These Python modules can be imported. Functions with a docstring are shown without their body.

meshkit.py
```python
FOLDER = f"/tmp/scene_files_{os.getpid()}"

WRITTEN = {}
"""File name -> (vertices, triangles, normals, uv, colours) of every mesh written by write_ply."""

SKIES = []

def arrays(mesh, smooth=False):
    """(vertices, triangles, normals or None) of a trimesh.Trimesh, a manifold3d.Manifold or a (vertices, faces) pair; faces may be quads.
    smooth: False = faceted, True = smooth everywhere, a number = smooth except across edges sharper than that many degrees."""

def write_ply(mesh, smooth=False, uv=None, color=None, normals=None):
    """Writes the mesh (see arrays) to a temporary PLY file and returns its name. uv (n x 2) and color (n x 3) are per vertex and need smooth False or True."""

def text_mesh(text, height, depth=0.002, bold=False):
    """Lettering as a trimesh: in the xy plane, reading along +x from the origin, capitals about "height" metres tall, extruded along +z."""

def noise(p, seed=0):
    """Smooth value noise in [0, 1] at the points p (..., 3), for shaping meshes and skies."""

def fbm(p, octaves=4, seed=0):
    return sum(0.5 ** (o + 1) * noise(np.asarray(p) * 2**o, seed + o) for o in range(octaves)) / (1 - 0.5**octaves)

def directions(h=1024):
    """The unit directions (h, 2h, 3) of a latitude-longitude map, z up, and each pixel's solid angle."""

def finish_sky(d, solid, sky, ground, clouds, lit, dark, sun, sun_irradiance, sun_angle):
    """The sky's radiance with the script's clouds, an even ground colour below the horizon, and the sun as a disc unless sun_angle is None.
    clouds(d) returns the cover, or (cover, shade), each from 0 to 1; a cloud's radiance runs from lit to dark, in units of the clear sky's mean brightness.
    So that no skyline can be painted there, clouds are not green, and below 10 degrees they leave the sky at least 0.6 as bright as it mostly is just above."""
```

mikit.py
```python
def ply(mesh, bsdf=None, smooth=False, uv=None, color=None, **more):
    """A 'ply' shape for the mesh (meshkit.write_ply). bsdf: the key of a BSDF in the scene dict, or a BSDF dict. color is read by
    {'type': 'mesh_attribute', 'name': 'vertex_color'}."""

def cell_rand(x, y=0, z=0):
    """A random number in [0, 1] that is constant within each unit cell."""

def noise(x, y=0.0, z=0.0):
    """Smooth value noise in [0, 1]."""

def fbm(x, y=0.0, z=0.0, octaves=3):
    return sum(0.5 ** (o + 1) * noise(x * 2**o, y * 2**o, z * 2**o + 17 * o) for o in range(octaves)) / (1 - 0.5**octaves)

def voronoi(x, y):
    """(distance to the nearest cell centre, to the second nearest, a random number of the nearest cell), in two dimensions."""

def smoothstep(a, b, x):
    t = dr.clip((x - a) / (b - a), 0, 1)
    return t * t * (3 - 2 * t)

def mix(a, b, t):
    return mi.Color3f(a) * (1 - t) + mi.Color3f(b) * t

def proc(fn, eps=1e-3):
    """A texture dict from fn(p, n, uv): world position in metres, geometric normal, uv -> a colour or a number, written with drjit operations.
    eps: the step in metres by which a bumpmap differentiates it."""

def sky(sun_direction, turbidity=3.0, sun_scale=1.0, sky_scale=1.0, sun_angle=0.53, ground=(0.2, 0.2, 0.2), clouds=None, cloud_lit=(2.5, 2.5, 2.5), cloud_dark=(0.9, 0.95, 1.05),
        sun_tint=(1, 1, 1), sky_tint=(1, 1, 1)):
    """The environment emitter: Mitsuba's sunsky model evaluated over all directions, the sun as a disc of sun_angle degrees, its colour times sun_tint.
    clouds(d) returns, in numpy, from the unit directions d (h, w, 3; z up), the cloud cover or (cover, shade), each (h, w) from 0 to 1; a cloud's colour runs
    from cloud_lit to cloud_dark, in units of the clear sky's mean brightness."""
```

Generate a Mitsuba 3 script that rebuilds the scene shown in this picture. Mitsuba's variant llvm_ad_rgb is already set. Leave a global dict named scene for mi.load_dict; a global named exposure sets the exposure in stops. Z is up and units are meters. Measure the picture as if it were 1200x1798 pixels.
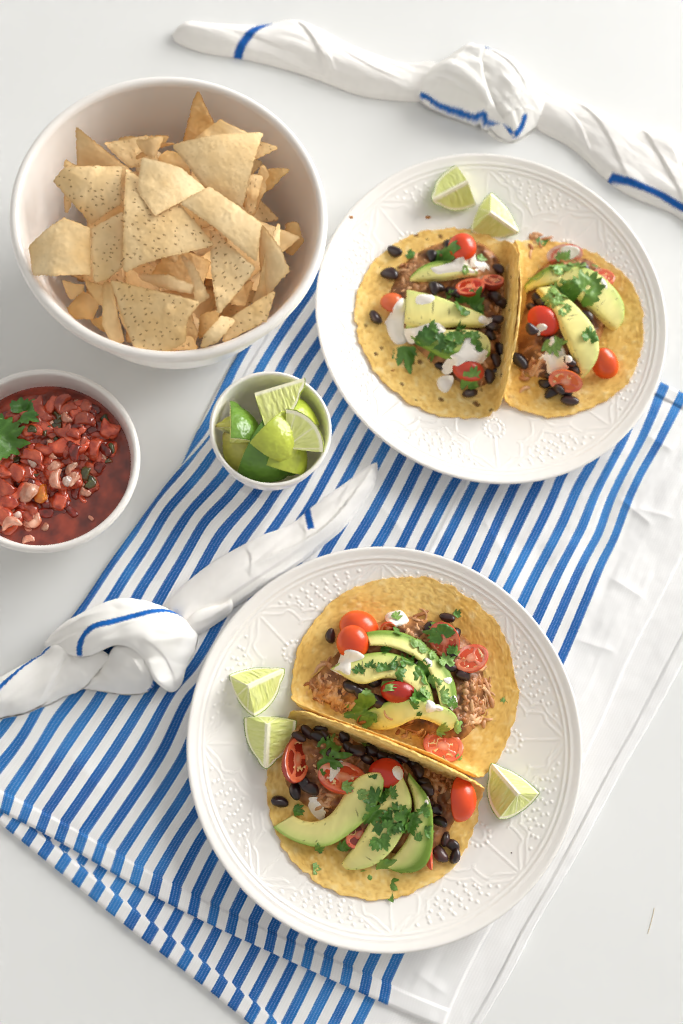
import math, random
import numpy as np, trimesh, mitsuba as mi, mikit, meshkit
from scipy.spatial import cKDTree
from scipy.interpolate import RBFInterpolator, CubicSpline
from mikit import noise, fbm, smoothstep, mix
T = mi.ScalarTransform4f
PI = math.pi
scene, labels = {'type': 'scene'}, {}
exposure = 0.30

# ---------------------------------------------------------------- camera, light
FOC, TILT, CAMH, ROLL = 1985.0, 0.2738, 0.790, 0.359          # focal length in photo pixels, tilt from straight down, height, turn
def _basis():
    fw = np.array([0, math.sin(TILT), -math.cos(TILT)]); up = np.array([0, math.cos(TILT), math.sin(TILT)]); rt = np.array([1.0, 0, 0])
    c, s = math.cos(ROLL), math.sin(ROLL)
    r2, u2 = c * rt + s * up, -s * rt + c * up
    a = -math.atan2(r2[1], r2[0])
    R = np.array([[math.cos(a), -math.sin(a), 0], [math.sin(a), math.cos(a), 0], [0, 0, 1]])
    return R @ fw, R @ r2, R @ u2
FW, RT, UP = _basis()
CAM = np.array([0, 0, CAMH])
def P(x, y, z=0.0):
    """Point at height z (metres) that the survey of the photograph puts at its pixel (x, y)."""
    d = FW + (x - 600) / FOC * RT - (y - 899) / FOC * UP
    return CAM + d * ((z - CAMH) / d[2])
def PP(pts, z=0.0): return np.array([P(p[0], p[1], p[2] if len(p) > 2 else z) for p in pts])
scene['camera'] = {'type': 'thinlens', 'fov': math.degrees(2 * math.atan(600 / FOC)), 'fov_axis': 'x', 'near_clip': 0.01, 'far_clip': 50.0,
                   'aperture_radius': 0.0062, 'focus_distance': 0.76,
                   'to_world': T().look_at(origin=CAM.tolist(), target=(CAM + FW).tolist(), up=UP.tolist())}
# a tall window to the right of the table, and the pale room around it
scene['window_light'] = {'type': 'rectangle', 'to_world': T().look_at(origin=[3.40, 2.55, 1.80], target=[0.05, 0.2, 0.0], up=[0, 0, 1]) @ T().scale([1.55, 1.35, 1]),
                         'emitter': {'type': 'area', 'radiance': {'type': 'rgb', 'value': [9.4, 9.35, 9.2]}}}
scene['room_light'] = {'type': 'constant', 'radiance': {'type': 'rgb', 'value': [0.44, 0.43, 0.415]}}
labels['window_light'] = {'label': 'bright window pane lighting the table from the right', 'category': 'window'}

# ---------------------------------------------------------------- materials
def lin(c):
    """'rrggbb' as seen -> linear reflectance"""
    if isinstance(c, str): c = [int(c[i:i + 2], 16) / 255 for i in (0, 2, 4)]
    c = np.asarray(c, float); return np.where(c <= 0.04045, c / 12.92, ((c + 0.055) / 1.055) ** 2.4)
VC = {'type': 'mesh_attribute', 'name': 'vertex_color'}
def principled(rough, spec=0.5, coat=0.0, coat_gloss=0.9, color=VC, **k):
    return {'type': 'twosided', 'b': {'type': 'principled', 'base_color': color if isinstance(color, dict) else {'type': 'rgb', 'value': list(map(float, color))},
                                      'roughness': rough, 'specular': spec, 'clearcoat': coat, 'clearcoat_gloss': coat_gloss, **k}}
scene['m_dry'] = principled(0.85, 0.25)
scene['m_moist'] = principled(0.42, 0.45)
scene['m_wet'] = principled(0.28, 0.5, 0.6, 0.93)
scene['m_gloss'] = principled(0.16, 0.55, 1.0, 0.97)
scene['m_ceramic'] = principled(0.2, 0.5, 0.8, 0.96, color=(0.82, 0.79, 0.745))

# ---------------------------------------------------------------- mesh helpers
def add(key, mesh, m, label=None, cat=None, group=None, kind=None, color=None, uv=None, smooth=True, to=None, shape=None):
    base, n = key, 0
    while key in scene: n += 1; key = f'{base}_{n:03d}'
    if shape is None:
        if color is not None and np.ndim(color) == 1: color = np.tile(color, (len(mesh[0] if isinstance(mesh, tuple) else mesh.vertices), 1))
        shape = mikit.ply(mesh, m, smooth=smooth, color=color, uv=uv)
    scene[key] = dict(shape) if to is None else {**shape, 'to_world': T(to)}
    tag(key, label, cat, group, kind)
    return key
def tag(key, label=None, cat=None, group=None, kind=None):
    d = {k: v for k, v in (('label', label), ('category', cat), ('group', group), ('kind', kind)) if v}
    if d: labels[key] = d
def named(base):
    """A fresh thing key for parts to hang from."""
    key, n = base, 0
    while key in labels or any(k.startswith(key + '__') for k in scene): n += 1; key = f'{base}_{n:03d}'
    return key
def gridf(h, w, cu=False, cv=False):
    i = np.arange(h if cu else h - 1)[:, None]; j = np.arange(w if cv else w - 1)[None]
    a = i * w + j; b = i * w + (j + 1) % w; c = (i + 1) % h * w + (j + 1) % w; d = (i + 1) % h * w + j
    a, b, c, d = np.broadcast_arrays(a, b, c, d)
    return np.vstack([np.stack([a, b, c], -1).reshape(-1, 3), np.stack([a, c, d], -1).reshape(-1, 3)])
def orient(v, f):
    """Faces turned so that the closed mesh's volume is positive."""
    a, b, c = v[f[:, 0]], v[f[:, 1]], v[f[:, 2]]
    return f if np.einsum('ij,ij->', a, np.cross(b, c)) > 0 else f[:, ::-1]
def capped(V):
    """V (n, m, 3): rings V[i] closed along m, both ends closed by a fan -> (v, f)."""
    n, m = V.shape[:2]; v = V.reshape(-1, 3); f = gridf(n, m, False, True)
    c0, c1 = len(v), len(v) + 1; j = np.arange(m)
    f = np.vstack([f, np.stack([np.full(m, c0), (j + 1) % m, j], 1), np.stack([np.full(m, c1), (n - 1) * m + j, (n - 1) * m + (j + 1) % m], 1)])
    v = np.vstack([v, V[0].mean(0), V[-1].mean(0)])
    return v, orient(v - v.mean(0), f)
def spline(pts, n):
    pts = np.asarray(pts, float); d = np.r_[0, np.cumsum(np.linalg.norm(np.diff(pts, axis=0), axis=1))]
    return CubicSpline(d / d[-1], pts)(np.linspace(0, 1, n)) if len(pts) > 2 else pts[0] + np.linspace(0, 1, n)[:, None] * (pts[1] - pts[0])
def nrm(a): return a / np.maximum(np.linalg.norm(a, axis=-1, keepdims=True), 1e-12)
def tube(path, rad, m=8, up=(0, 0, 1), flat=1.0):
    """Closed tube along path; rad per point; flat: height over width."""
    path = np.asarray(path, float); t = nrm(np.gradient(path, axis=0)); s = nrm(np.cross(t, np.broadcast_to(up, t.shape))); u = np.cross(s, t)
    a = np.arange(m) / m * 2 * PI; rad = np.broadcast_to(rad, len(path))[:, None, None]
    return capped(path[:, None] + rad * (np.cos(a)[None, :, None] * s[:, None] + flat * np.sin(a)[None, :, None] * u[:, None]))
def lathe(prof, n=96):
    """prof (k, 2) of (r, z), closed loop from axis to axis."""
    a = np.arange(n) / n * 2 * PI; prof = np.asarray(prof, float)
    V = np.stack([prof[:, :1] * np.cos(a), prof[:, :1] * np.sin(a), np.broadcast_to(prof[:, 1:], (len(prof), n))], -1)
    v, f = capped(V); return v, f
def join(ms):
    v, f, at = [], [], 0
    for a, b in ms: v.append(a); f.append(np.asarray(b) + at); at += len(a)
    return np.vstack(v), np.vstack(f)
def nz(p, scale, seed=0, octaves=3): return meshkit.fbm(np.asarray(p) * scale, octaves, seed) - 0.5
def icos(sub=3):
    m = trimesh.creation.icosphere(subdivisions=sub); return np.array(m.vertices), np.array(m.faces)
def rot(ax, deg): return trimesh.transformations.rotation_matrix(math.radians(deg), ax)[:3, :3]
def frame(xdir, zdir):
    """Rotation whose columns are x (along xdir), y, z (near zdir)."""
    x = nrm(np.asarray(xdir, float)); z = np.asarray(zdir, float); z = nrm(z - x * (z @ x)); return np.stack([x, np.cross(z, x), z], 1)
def M4(R=np.eye(3), t=(0, 0, 0), s=1.0):
    m = np.eye(4); m[:3, :3] = np.asarray(R) * s; m[:3, 3] = t; return m
def lerp(a, b, t): return np.asarray(a) + (np.asarray(b) - np.asarray(a)) * np.asarray(t)[..., None]
def sst(a, b, x): t = np.clip((x - a) / (b - a), 0, 1); return t * t * (3 - 2 * t)
rng = np.random.default_rng(7)
# ================================================================ table and towel
def table_fn(p, n, uv):
    return mix((0.725, 0.73, 0.715), (0.755, 0.76, 0.745), fbm(p.x * 9, p.y * 9))
scene['m_table'] = {'type': 'twosided', 'b': {'type': 'principled', 'base_color': mikit.proc(table_fn), 'roughness': 0.38, 'specular': 0.4}}
_m = trimesh.creation.box((6, 6, 0.03)); _m.apply_translation((0, 0, -0.015))
add('table_surface', _m, 'm_table', label='glossy white tabletop', kind='structure', smooth=False)
# a short stray fibre
add('fibre', tube(spline(PP([(1138, 1640), (1146, 1612), (1150, 1594)], 0.0003), 10), 0.00022, 5), 'm_dry', 'thin tan crumb fibre on the bare table at lower right', 'crumb', color=lin('e2d4ba'))

def stripe_cloth(s, u, v):
    """Colour of the woven towel. s: stripe coordinate (blue where near a whole number 0..22), u, v: metres along the yarns."""
    blue = (1 - smoothstep(0.235, 0.262, dr_abs(s - dr_round(s)))) * smoothstep(-0.6, -0.55, s) * (1 - smoothstep(22.4, 22.5, s))
    yarn = 0.5 + 0.25 * dr_sin(u * (2 * PI / 0.0011)) + 0.25 * dr_sin(v * (2 * PI / 0.0011))
    worn = smoothstep(0.35, 0.8, fbm(u * 60, v * 25))
    b = mix((0.007, 0.105, 0.36), (0.03, 0.20, 0.52), worn)
    b = mix(b, (0.42, 0.48, 0.60), smoothstep(0.62, 0.95, yarn) * 0.55)
    w = mix((0.76, 0.755, 0.745), (0.86, 0.855, 0.845), yarn * 0.6 + 0.4 * fbm(u * 45, v * 45))
    return w * (1 - blue) + b * blue
import drjit as dr
dr_abs, dr_round, dr_sin = dr.abs, dr.round, dr.sin
def towel_fn(p, n, uv): return stripe_cloth(uv.x * 100, uv.x * 0.75, uv.y)
def weave_fn(p, n, uv):
    u, v = uv.x * 0.75, uv.y
    return 0.5 + 0.25 * dr.sin(u * (2 * PI / 0.0012)) * dr.sin(v * (2 * PI / 0.0012)) + 0.5 * noise(u * 220, v * 220)
scene['m_towel'] = {'type': 'twosided', 'b': {'type': 'bumpmap', 'scale': 0.0003, 't': mikit.proc(weave_fn, 2e-4),
                    'b': {'type': 'principled', 'base_color': mikit.proc(towel_fn), 'roughness': 0.95, 'specular': 0.15, 'sheen': 0.25}}}
def coons(b, t, l, r, n):
    """Sides: b, t run along u; l, r run along v; each an (k, 2) polyline in pixels -> XY grid (n, n, 2) in pixels."""
    b, t, l, r = [spline(np.asarray(c, float), n) for c in (b, t, l, r)]
    u = np.linspace(0, 1, n)[None, :, None]; v = np.linspace(0, 1, n)[:, None, None]
    return (1 - v) * b[None] + v * t[None] + (1 - u) * l[:, None] + u * r[:, None] - ((1 - u) * (1 - v) * b[0] + u * (1 - v) * b[-1] + (1 - u) * v * t[0] + u * v * t[-1])
# stripe centres surveyed on the upper layer: (x, y, stripe number)
_hem = [(-50, 1396, 1), (0, 1424, 2), (32, 1438, 3), (63, 1455, 4), (95, 1473, 5), (128, 1492, 6), (160, 1510, 7), (193, 1530, 8), (227, 1548, 9), (260, 1567, 10), (295, 1585, 11),
        (328, 1603, 12), (362, 1621, 13), (394, 1635, 14), (428, 1653, 15), (462, 1666, 16), (495, 1681, 17), (527, 1695, 18), (560, 1710, 19), (595, 1726, 20), (628, 1741, 21), (663, 1756, 22)]
_sp = _hem + [(25, 1253, 0), (70, 1240, 1), (142, 1210, 2), (182, 1212, 3), (220, 1222, 4), (267, 1213, 5), (333, 1180, 6), (333, 1223, 7), (325, 1323, 8), (328, 1387, 9), (340, 1433, 10), (353, 1473, 11),
       (143, 1067, 0), (183, 1007, 0), (240, 927, 0), (313, 830, 0), (363, 767, 0), (203, 1043, 1), (293, 900, 1), (373, 800, 1), (245, 1040, 2), (320, 920, 2), (390, 837, 2),
       (282, 1050, 3), (357, 920, 3), (417, 853, 3), (347, 1010, 4), (397, 927, 4), (450, 867, 4), (410, 973, 5), (480, 873, 5), (477, 933, 6), (500, 900, 6), (528, 857, 6),
       (453, 657, 1), (490, 657, 2), (525, 657, 3), (553, 677, 4), (573, 703, 5), (590, 737, 6), (563, 857, 7), (613, 833, 8), (680, 853, 10), (717, 857, 11),
       (560, 490, 1), (620, 957, 10), (663, 958, 11), (705, 957, 12), (740, 958, 13), (773, 968, 14), (807, 978, 15), (838, 995, 16), (865, 1015, 17), (890, 1032, 18), (917, 1055, 19), (943, 1082, 20),
       (966, 1113, 21), (988, 1148, 22), (1195, 700, 22), (1163, 682, 21), (1125, 830, 22), (1098, 890, 22), (1060, 980, 22), (1050, 940, 21), (700, 1675, 22),
       (768, 830, 12), (807, 835, 13), (832, 850, 14), (870, 850, 15), (905, 850, 16), (945, 850, 17), (985, 838, 18), (1035, 820, 19), (1090, 780, 20), (760, 1560, 22), (870, 1360, 22)]
_sp = np.array(_sp, float)
_srbf = RBFInterpolator(_sp[:, :2] / 600, _sp[:, 2], smoothing=2e-4, kernel='thin_plate_spline')
def towel_layer(key, b, t, l, r, z0, th, n, wob, hems, shift=0.0, creases=()):
    """One folded layer. hems: sides with a sewn hem ('b', 'r', 't')."""
    G = coons(b, t, l, r, n); px = G.reshape(-1, 2)
    s = _srbf(px / 600) + shift
    z = np.full(len(px), z0)
    W = PP(px, z0); W[:, 2] = 0
    W3 = W.reshape(n, n, 3)
    du = np.linalg.norm(np.diff(W3, axis=1), axis=2); dv = np.linalg.norm(np.diff(W3, axis=0), axis=2)
    U = np.concatenate([np.zeros((n, 1)), np.cumsum(du, 1)], 1); V = np.concatenate([np.zeros((1, n)), np.cumsum(dv, 0)], 0)
    eb, et, el, er = V, V[-1:] - V, U, U[:, -1:] - U
    edge = np.minimum(np.minimum(eb, et), np.minimum(el, er))
    H = np.zeros((n, n))
    for e in hems:
        d = {'b': eb, 't': et, 'r': er, 'l': el}[e]
        H = np.maximum(H, 0.0011 * (1 - sst(0.0115, 0.0128, d))); H -= 0.0008 * np.exp(-((d - 0.0122) / 0.0007) ** 2)
    sh = np.zeros((n, n))
    if 'b' in hems: sh = wob[2] * (1 - sst(0.0118, 0.0128, eb)) + wob[3] * (1 - eb / 0.0125) * (eb < 0.0125)
    pw = np.concatenate([W[:, :2], np.zeros((len(W), 1))], 1)
    ss = s.reshape(n, n)
    H += wob[0] * (nz(pw * [1, 1, 1], 14, 3, 2).reshape(n, n)) * sst(0, 0.02, edge) + wob[1] * (nz(np.stack([s * 0.9, V.ravel() * 6, s * 0], 1), 1.0, 9, 3).reshape(n, n)) * sst(0, 0.015, edge)
    H += 0.0007 * nz(pw, 110, 5, 3).reshape(n, n) + 0.0022 * np.abs(nz(pw + .3, 26, 8, 3)).reshape(n, n) * sst(0, .015, edge)
    H += 0.0012 * np.clip(1 - np.abs(ss - 13.55) / 0.18, 0, 1) * sst(0.25, 0.4, V / V[-1:])         # a pressed crease between two stripes
    for (a, b_, A) in creases:
        q = PP([a, b_], z0)[:, :2]; e = q[1] - q[0]; L = np.linalg.norm(e); tt = ((W[:, :2] - q[0]) @ e) / L; sd = ((W[:, :2] - q[0]) @ [-e[1], e[0]]) / L
        H += (A * np.exp(-np.abs(sd) / .004) * sst(0, .3, tt / L) * sst(1, .7, tt / L)).reshape(n, n)
    top = W.copy(); top[:, 2] = z0 + th + H.ravel() - th * (1 - sst(0, 0.002, edge.ravel())) * 0.5
    bot = W.copy(); bot[:, 2] = z0 - 0.002
    f = gridf(n, n); ring = np.r_[np.arange(n), np.arange(1, n) * n + n - 1, (n - 1) * n + np.arange(n - 2, -1, -1), np.arange(n - 2, 0, -1) * n]
    k = len(ring); lo = n * n + np.arange(k); nx = np.roll(np.arange(k), -1)
    v = np.vstack([top, bot[ring]])
    f = np.vstack([f, np.stack([ring, lo, lo[nx]], 1), np.stack([ring, lo[nx], ring[nx]], 1)])
    uv = np.stack([(ss + sh).ravel() / 100, V.ravel()], 1)
    uv = np.vstack([uv, uv[ring]])
    add(key, (v, f), 'm_towel', uv=uv)
    return W3, top.reshape(n, n, 3), (eb, er)
TOWEL = 'striped_towel'
tag(TOWEL, 'blue and white striped woven towel lying folded under both plates', 'towel')
towel_layer(TOWEL + '__lower_layer', [(-130, 1350), (0, 1446), (100, 1527), (250, 1648), (437, 1796), (600, 1915), (790, 1890)], [(640, 400), (900, 530), (1190, 690), (1420, 800)], [(-130, 1350), (60, 1250), (300, 860), (640, 400)],
            [(790, 1890), (848, 1791), (905, 1694), (942, 1622), (985, 1550), (1040, 1452), (1090, 1358), (1140, 1272), (1200, 1163), (1300, 985), (1420, 800)], 0.001, 0.002, 420, (0.003, 0.001, -0.35, 0.0), 'br', 0.35)
_W3, _top, _ = towel_layer(TOWEL + '__upper_layer', [(-110, 1362), (0, 1424), (95, 1473), (193, 1530), (328, 1603), (462, 1666), (595, 1726), (700, 1773), (778, 1805)], [(597, 393), (900, 545), (1165, 675), (1300, 745)],
            [(-110, 1362), (-20, 1270), (70, 1150), (143, 1062), (183, 1002), (240, 922), (313, 826), (365, 768), (425, 662), (500, 545), (597, 393)],
            [(778, 1805), (814, 1722), (845, 1660), (905, 1556), (975, 1432), (1032, 1322), (1066, 1250), (1095, 1180), (1150, 1072), (1200, 973), (1300, 745)], 0.0032, 0.002, 520, (0.006, 0.003, -0.05, -0.22), 'bt',
            creases=[((1080, 870), (1150, 930), .0018), ((1105, 890), (1190, 915), .0014), ((1060, 1010), (1140, 1060), .0013), ((1000, 1120), (1090, 1150), .0011), ((960, 1000), (1010, 940), .0010), ((840, 900), (900, 1000), .0012), ((1120, 760), (1190, 800), .0013), ((100, 1300), (190, 1400), .0012), ((180, 1060), (330, 1000), .0016), ((330, 830), (520, 900), .0016), ((720, 1700), (790, 1750), .0012), ((830, 1560), (900, 1560), .0012), ((240, 1420), (330, 1540), .0010), ((640, 860), (720, 950), .0012)])
# stitches of the two hems
def stitches(key, line, z, step=0.0048):
    pts = spline(PP(line, z), 600); d = np.r_[0, np.cumsum(np.linalg.norm(np.diff(pts, axis=0), axis=1))]
    ms = []
    for a in np.arange(0, d[-1] - step, step):
        q = np.array([[np.interp(x, d, pts[:, k]) for k in range(3)] for x in np.linspace(a, a + step * 0.6, 5)])
        q[:, 2] += np.array([-4, 2, 3, 2, -4]) * 1e-4
        ms.append(tube(q, 0.00028, 5))
    add(key, join(ms), 'm_dry', color=np.array([0.72, 0.71, 0.69]), kind='stuff')
stitches(TOWEL + '__hem_stitching', [(0, 1391), (40, 1413), (115, 1457), (200, 1502), (290, 1553), (370, 1597), (440, 1626), (520, 1663), (600, 1700), (668, 1733), (760, 1775)], 0.0052)
stitches(TOWEL + '__hem_stitching', [(90, 1480), (123, 1503), (180, 1550), (238, 1600), (297, 1650), (392, 1726), (457, 1775)], 0.0031)
# ================================================================ plates
PR = 0.1337
PROFILE = np.array([(0, .0042), (.50, .0043), (.60, .0050), (.70, .0073), (.80, .0107), (.88, .0140), (.93, .0166), (.965, .0188), (.985, .0199), (.995, .0199), (1.0, .0190)])
_pz = CubicSpline(PROFILE[:9, 0], PROFILE[:9, 1], bc_type=((1, 0.0), 'not-a-knot'))
def plate_z(r): r = np.asarray(r) / PR; return np.where(r < 0.985, _pz(np.minimum(r, 0.985)), 0.0199)
def plate_relief():
    """Points of one 45 degree sector (polar, degrees and r/R) of the raised lines and dots."""
    lines, dots = [], []
    def poly(pts, k=60):
        q = spline(np.array(pts, float), k)
        for sgn in (1, -1): lines.append(np.stack([q[:, 0] * sgn, q[:, 1]], 1))
    poly([(0.6, .905), (3.5, .868), (7.5, .835), (10.0, .80), (10.6, .765), (9.8, .745)])             # lower lobe of the pointed petal
    poly([(9.8, .745), (12.5, .742), (15.5, .725), (18.0, .695), (18.8, .665), (22.5, .640)])          # upper lobe to the crossing
    poly([(3.2, .905), (7, .873), (10.8, .845), (13.0, .81), (13.4, .785)])
    poly([(13.4, .785), (16.0, .775), (19.0, .752), (22.5, .715)])
    poly([(22.5, .640), (18.5, .61), (15.0, .56), (12.0, .50), (11.0, .46)])
    poly([(0, .905), (0, .70)], 40); poly([(0, .60), (0, .47)], 20)
    a = np.linspace(0, 2 * PI, 60); lines.append(np.stack([np.degrees(.030 * np.sin(a) / .65), .65 + .030 * np.cos(a)], 1))
    for k in range(13):
        b = 2 * PI * k / 13; dots.append((np.degrees(.056 * math.sin(b) / .65), .65 + .056 * math.cos(b)))
    for row, r in enumerate((.885, .862, .839, .816, .793, .770)):
        wid = (19.5, 11.5, 9.0, 7.5, 5.5, 3.0)[row]; n = (9, 7, 6, 5, 3, 2)[row]
        if row == 0: xs = np.linspace(-14.5, 14.5, 8)
        else: xs = np.linspace(-wid, wid, n) + (1.0 if row % 2 else 0)
        dots += [(22.5 + x, r) for x in xs]
    return lines, dots
def plate_mesh():
    lines, dots = plate_relief()
    rr = np.r_[np.linspace(0.02, .44, 12), np.linspace(.45, .945, 165), np.linspace(.955, 1.0, 14)]
    prof_t = np.stack([rr, np.interp(rr, PROFILE[:, 0], PROFILE[:, 1])], 1)
    prof_t[:, 1] = np.where(rr < .985, _pz(np.minimum(rr, .985)), prof_t[:, 1])
    n = 1200; th = np.arange(n) / n * 2 * PI; sec = (np.degrees(th) + 22.5) % 45 - 22.5
    ln = np.vstack([np.vstack(lines), np.vstack([np.stack([np.asarray(q)[:, 0] - 45, np.asarray(q)[:, 1]], 1) for q in lines]), np.vstack([np.stack([np.asarray(q)[:, 0] + 45, np.asarray(q)[:, 1]], 1) for q in lines])])
    dn = np.array(dots); dn = np.vstack([dn, dn - [45, 0]])
    xy = lambda q: np.stack([q[:, 1] * np.cos(np.radians(q[:, 0])), q[:, 1] * np.sin(np.radians(q[:, 0]))], 1) * PR
    tl, td = cKDTree(xy(ln)), cKDTree(xy(dn))
    R, S = np.meshgrid(prof_t[:, 0], sec, indexing='ij')
    q = np.stack([R * np.cos(np.radians(S)), R * np.sin(np.radians(S))], -1).reshape(-1, 2) * PR
    dl = tl.query(q)[0].reshape(R.shape); dd = td.query(q)[0].reshape(R.shape)
    band = sst(.445, .47, R) * (1 - sst(.94, .95, R))
    h = 0.00025 * np.exp(-(dl / 0.0009) ** 2) * (1 - sst(.915, .925, R)) + 0.00052 * np.clip(1 - (dd / 0.00135) ** 2, 0, 1)
    h = h * band + 0.0004 * np.exp(-((R - .917) * PR / .0009) ** 2) + 0.0005 * np.exp(-((R - .940) * PR / .0009) ** 2)
    V = np.stack([R * PR * np.cos(th), R * PR * np.sin(th), prof_t[:, 1:] + h], -1)
    # underside: rim roll, then back to the foot
    under = np.array([(.998, .0176), (.985, .0160), (.95, .0135), (.85, .0085), (.70, .0032), (.62, .0008), (.58, 0.0), (.55, .0012), (.02, .0014)])
    Vu = np.stack([under[:, :1] * PR * np.cos(th), under[:, :1] * PR * np.sin(th), np.broadcast_to(under[:, 1:], (len(under), n))], -1)
    return capped(np.concatenate([V, Vu]))
_plate = mikit.ply(plate_mesh(), 'm_ceramic', smooth=True)
PLATE_Z = 0.0062
PC2 = P(681.1, 1301.4, PLATE_Z + .0195); PC1 = P(867.6, 547.7, PLATE_Z + .0195)
# find centres so that the rim's picture sits where it was surveyed
PC2[2] = PC1[2] = 0
add('dinner_plate', None, None, 'cream plate with embossed flowers holding two tacos and three lime wedges', 'plate', 'embossed cream plates', shape=_plate, to=M4(rot([0, 0, 1], 1), PC2 + [0, 0, PLATE_Z]))
add('dinner_plate', None, None, 'cream plate with embossed flowers farther from view, holding two tacos and two lime wedges', 'plate', 'embossed cream plates', shape=_plate, to=M4(rot([0, 0, 1], 0), PC1 + [0, 0, PLATE_Z]))
# ================================================================ sheets, heights, leaves
from shapely.geometry import Polygon, Point, LineString
from shapely import affinity, union_all, contains_xy, points as shp_points, distance as shp_distance
from scipy.spatial import Delaunay
from scipy.ndimage import gaussian_filter, map_coordinates
def fill(poly, res, jit=0.0, seed=0):
    """Triangulated 2-D polygon: (points, faces, boundary index ring, distance to the outline)."""
    r = np.random.default_rng(seed); b = poly.exterior; n = max(12, int(b.length / res))
    bp = np.array([b.interpolate(k / n, True).coords[0] for k in range(n)])
    if jit:
        t = nrm(np.roll(bp, -1, 0) - np.roll(bp, 1, 0)); bp = bp + np.stack([t[:, 1], -t[:, 0]], 1) * (jit * r.standard_normal(n))[:, None]
    x0, y0, x1, y1 = poly.bounds
    X, Y = np.meshgrid(np.arange(x0, x1, res), np.arange(y0, y1, res * .87)); X[::2] += res / 2
    q = np.stack([X.ravel(), Y.ravel()], 1) + r.uniform(-.15, .15, (X.size, 2)) * res
    pin = Polygon(bp).buffer(0).buffer(-res * .55)
    if not pin.is_empty: q = q[contains_xy(pin, q[:, 0], q[:, 1])]
    else: q = q[:0]
    p = np.vstack([bp, q]); f = Delaunay(p).simplices; c = p[f].mean(1)
    inside = Polygon(bp).buffer(0); f = f[contains_xy(inside, c[:, 0], c[:, 1])]
    e = p[f]; a = np.cross(e[:, 1] - e[:, 0], e[:, 2] - e[:, 0]); f = np.where((a > 0)[:, None], f, f[:, ::-1])
    return p, f, np.arange(n), shp_distance(shp_points(p), Polygon(bp).exterior)
def slab(top, bot, f, n):
    """Closed solid between two sheets of the same triangulation whose outline is vertices 0..n-1."""
    k = len(top); i = np.arange(n); j = (i + 1) % n
    return np.vstack([top, bot]), np.vstack([f, f[:, ::-1] + k, np.stack([i, i + k, j + k], 1), np.stack([i, j + k, j], 1)])
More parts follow.
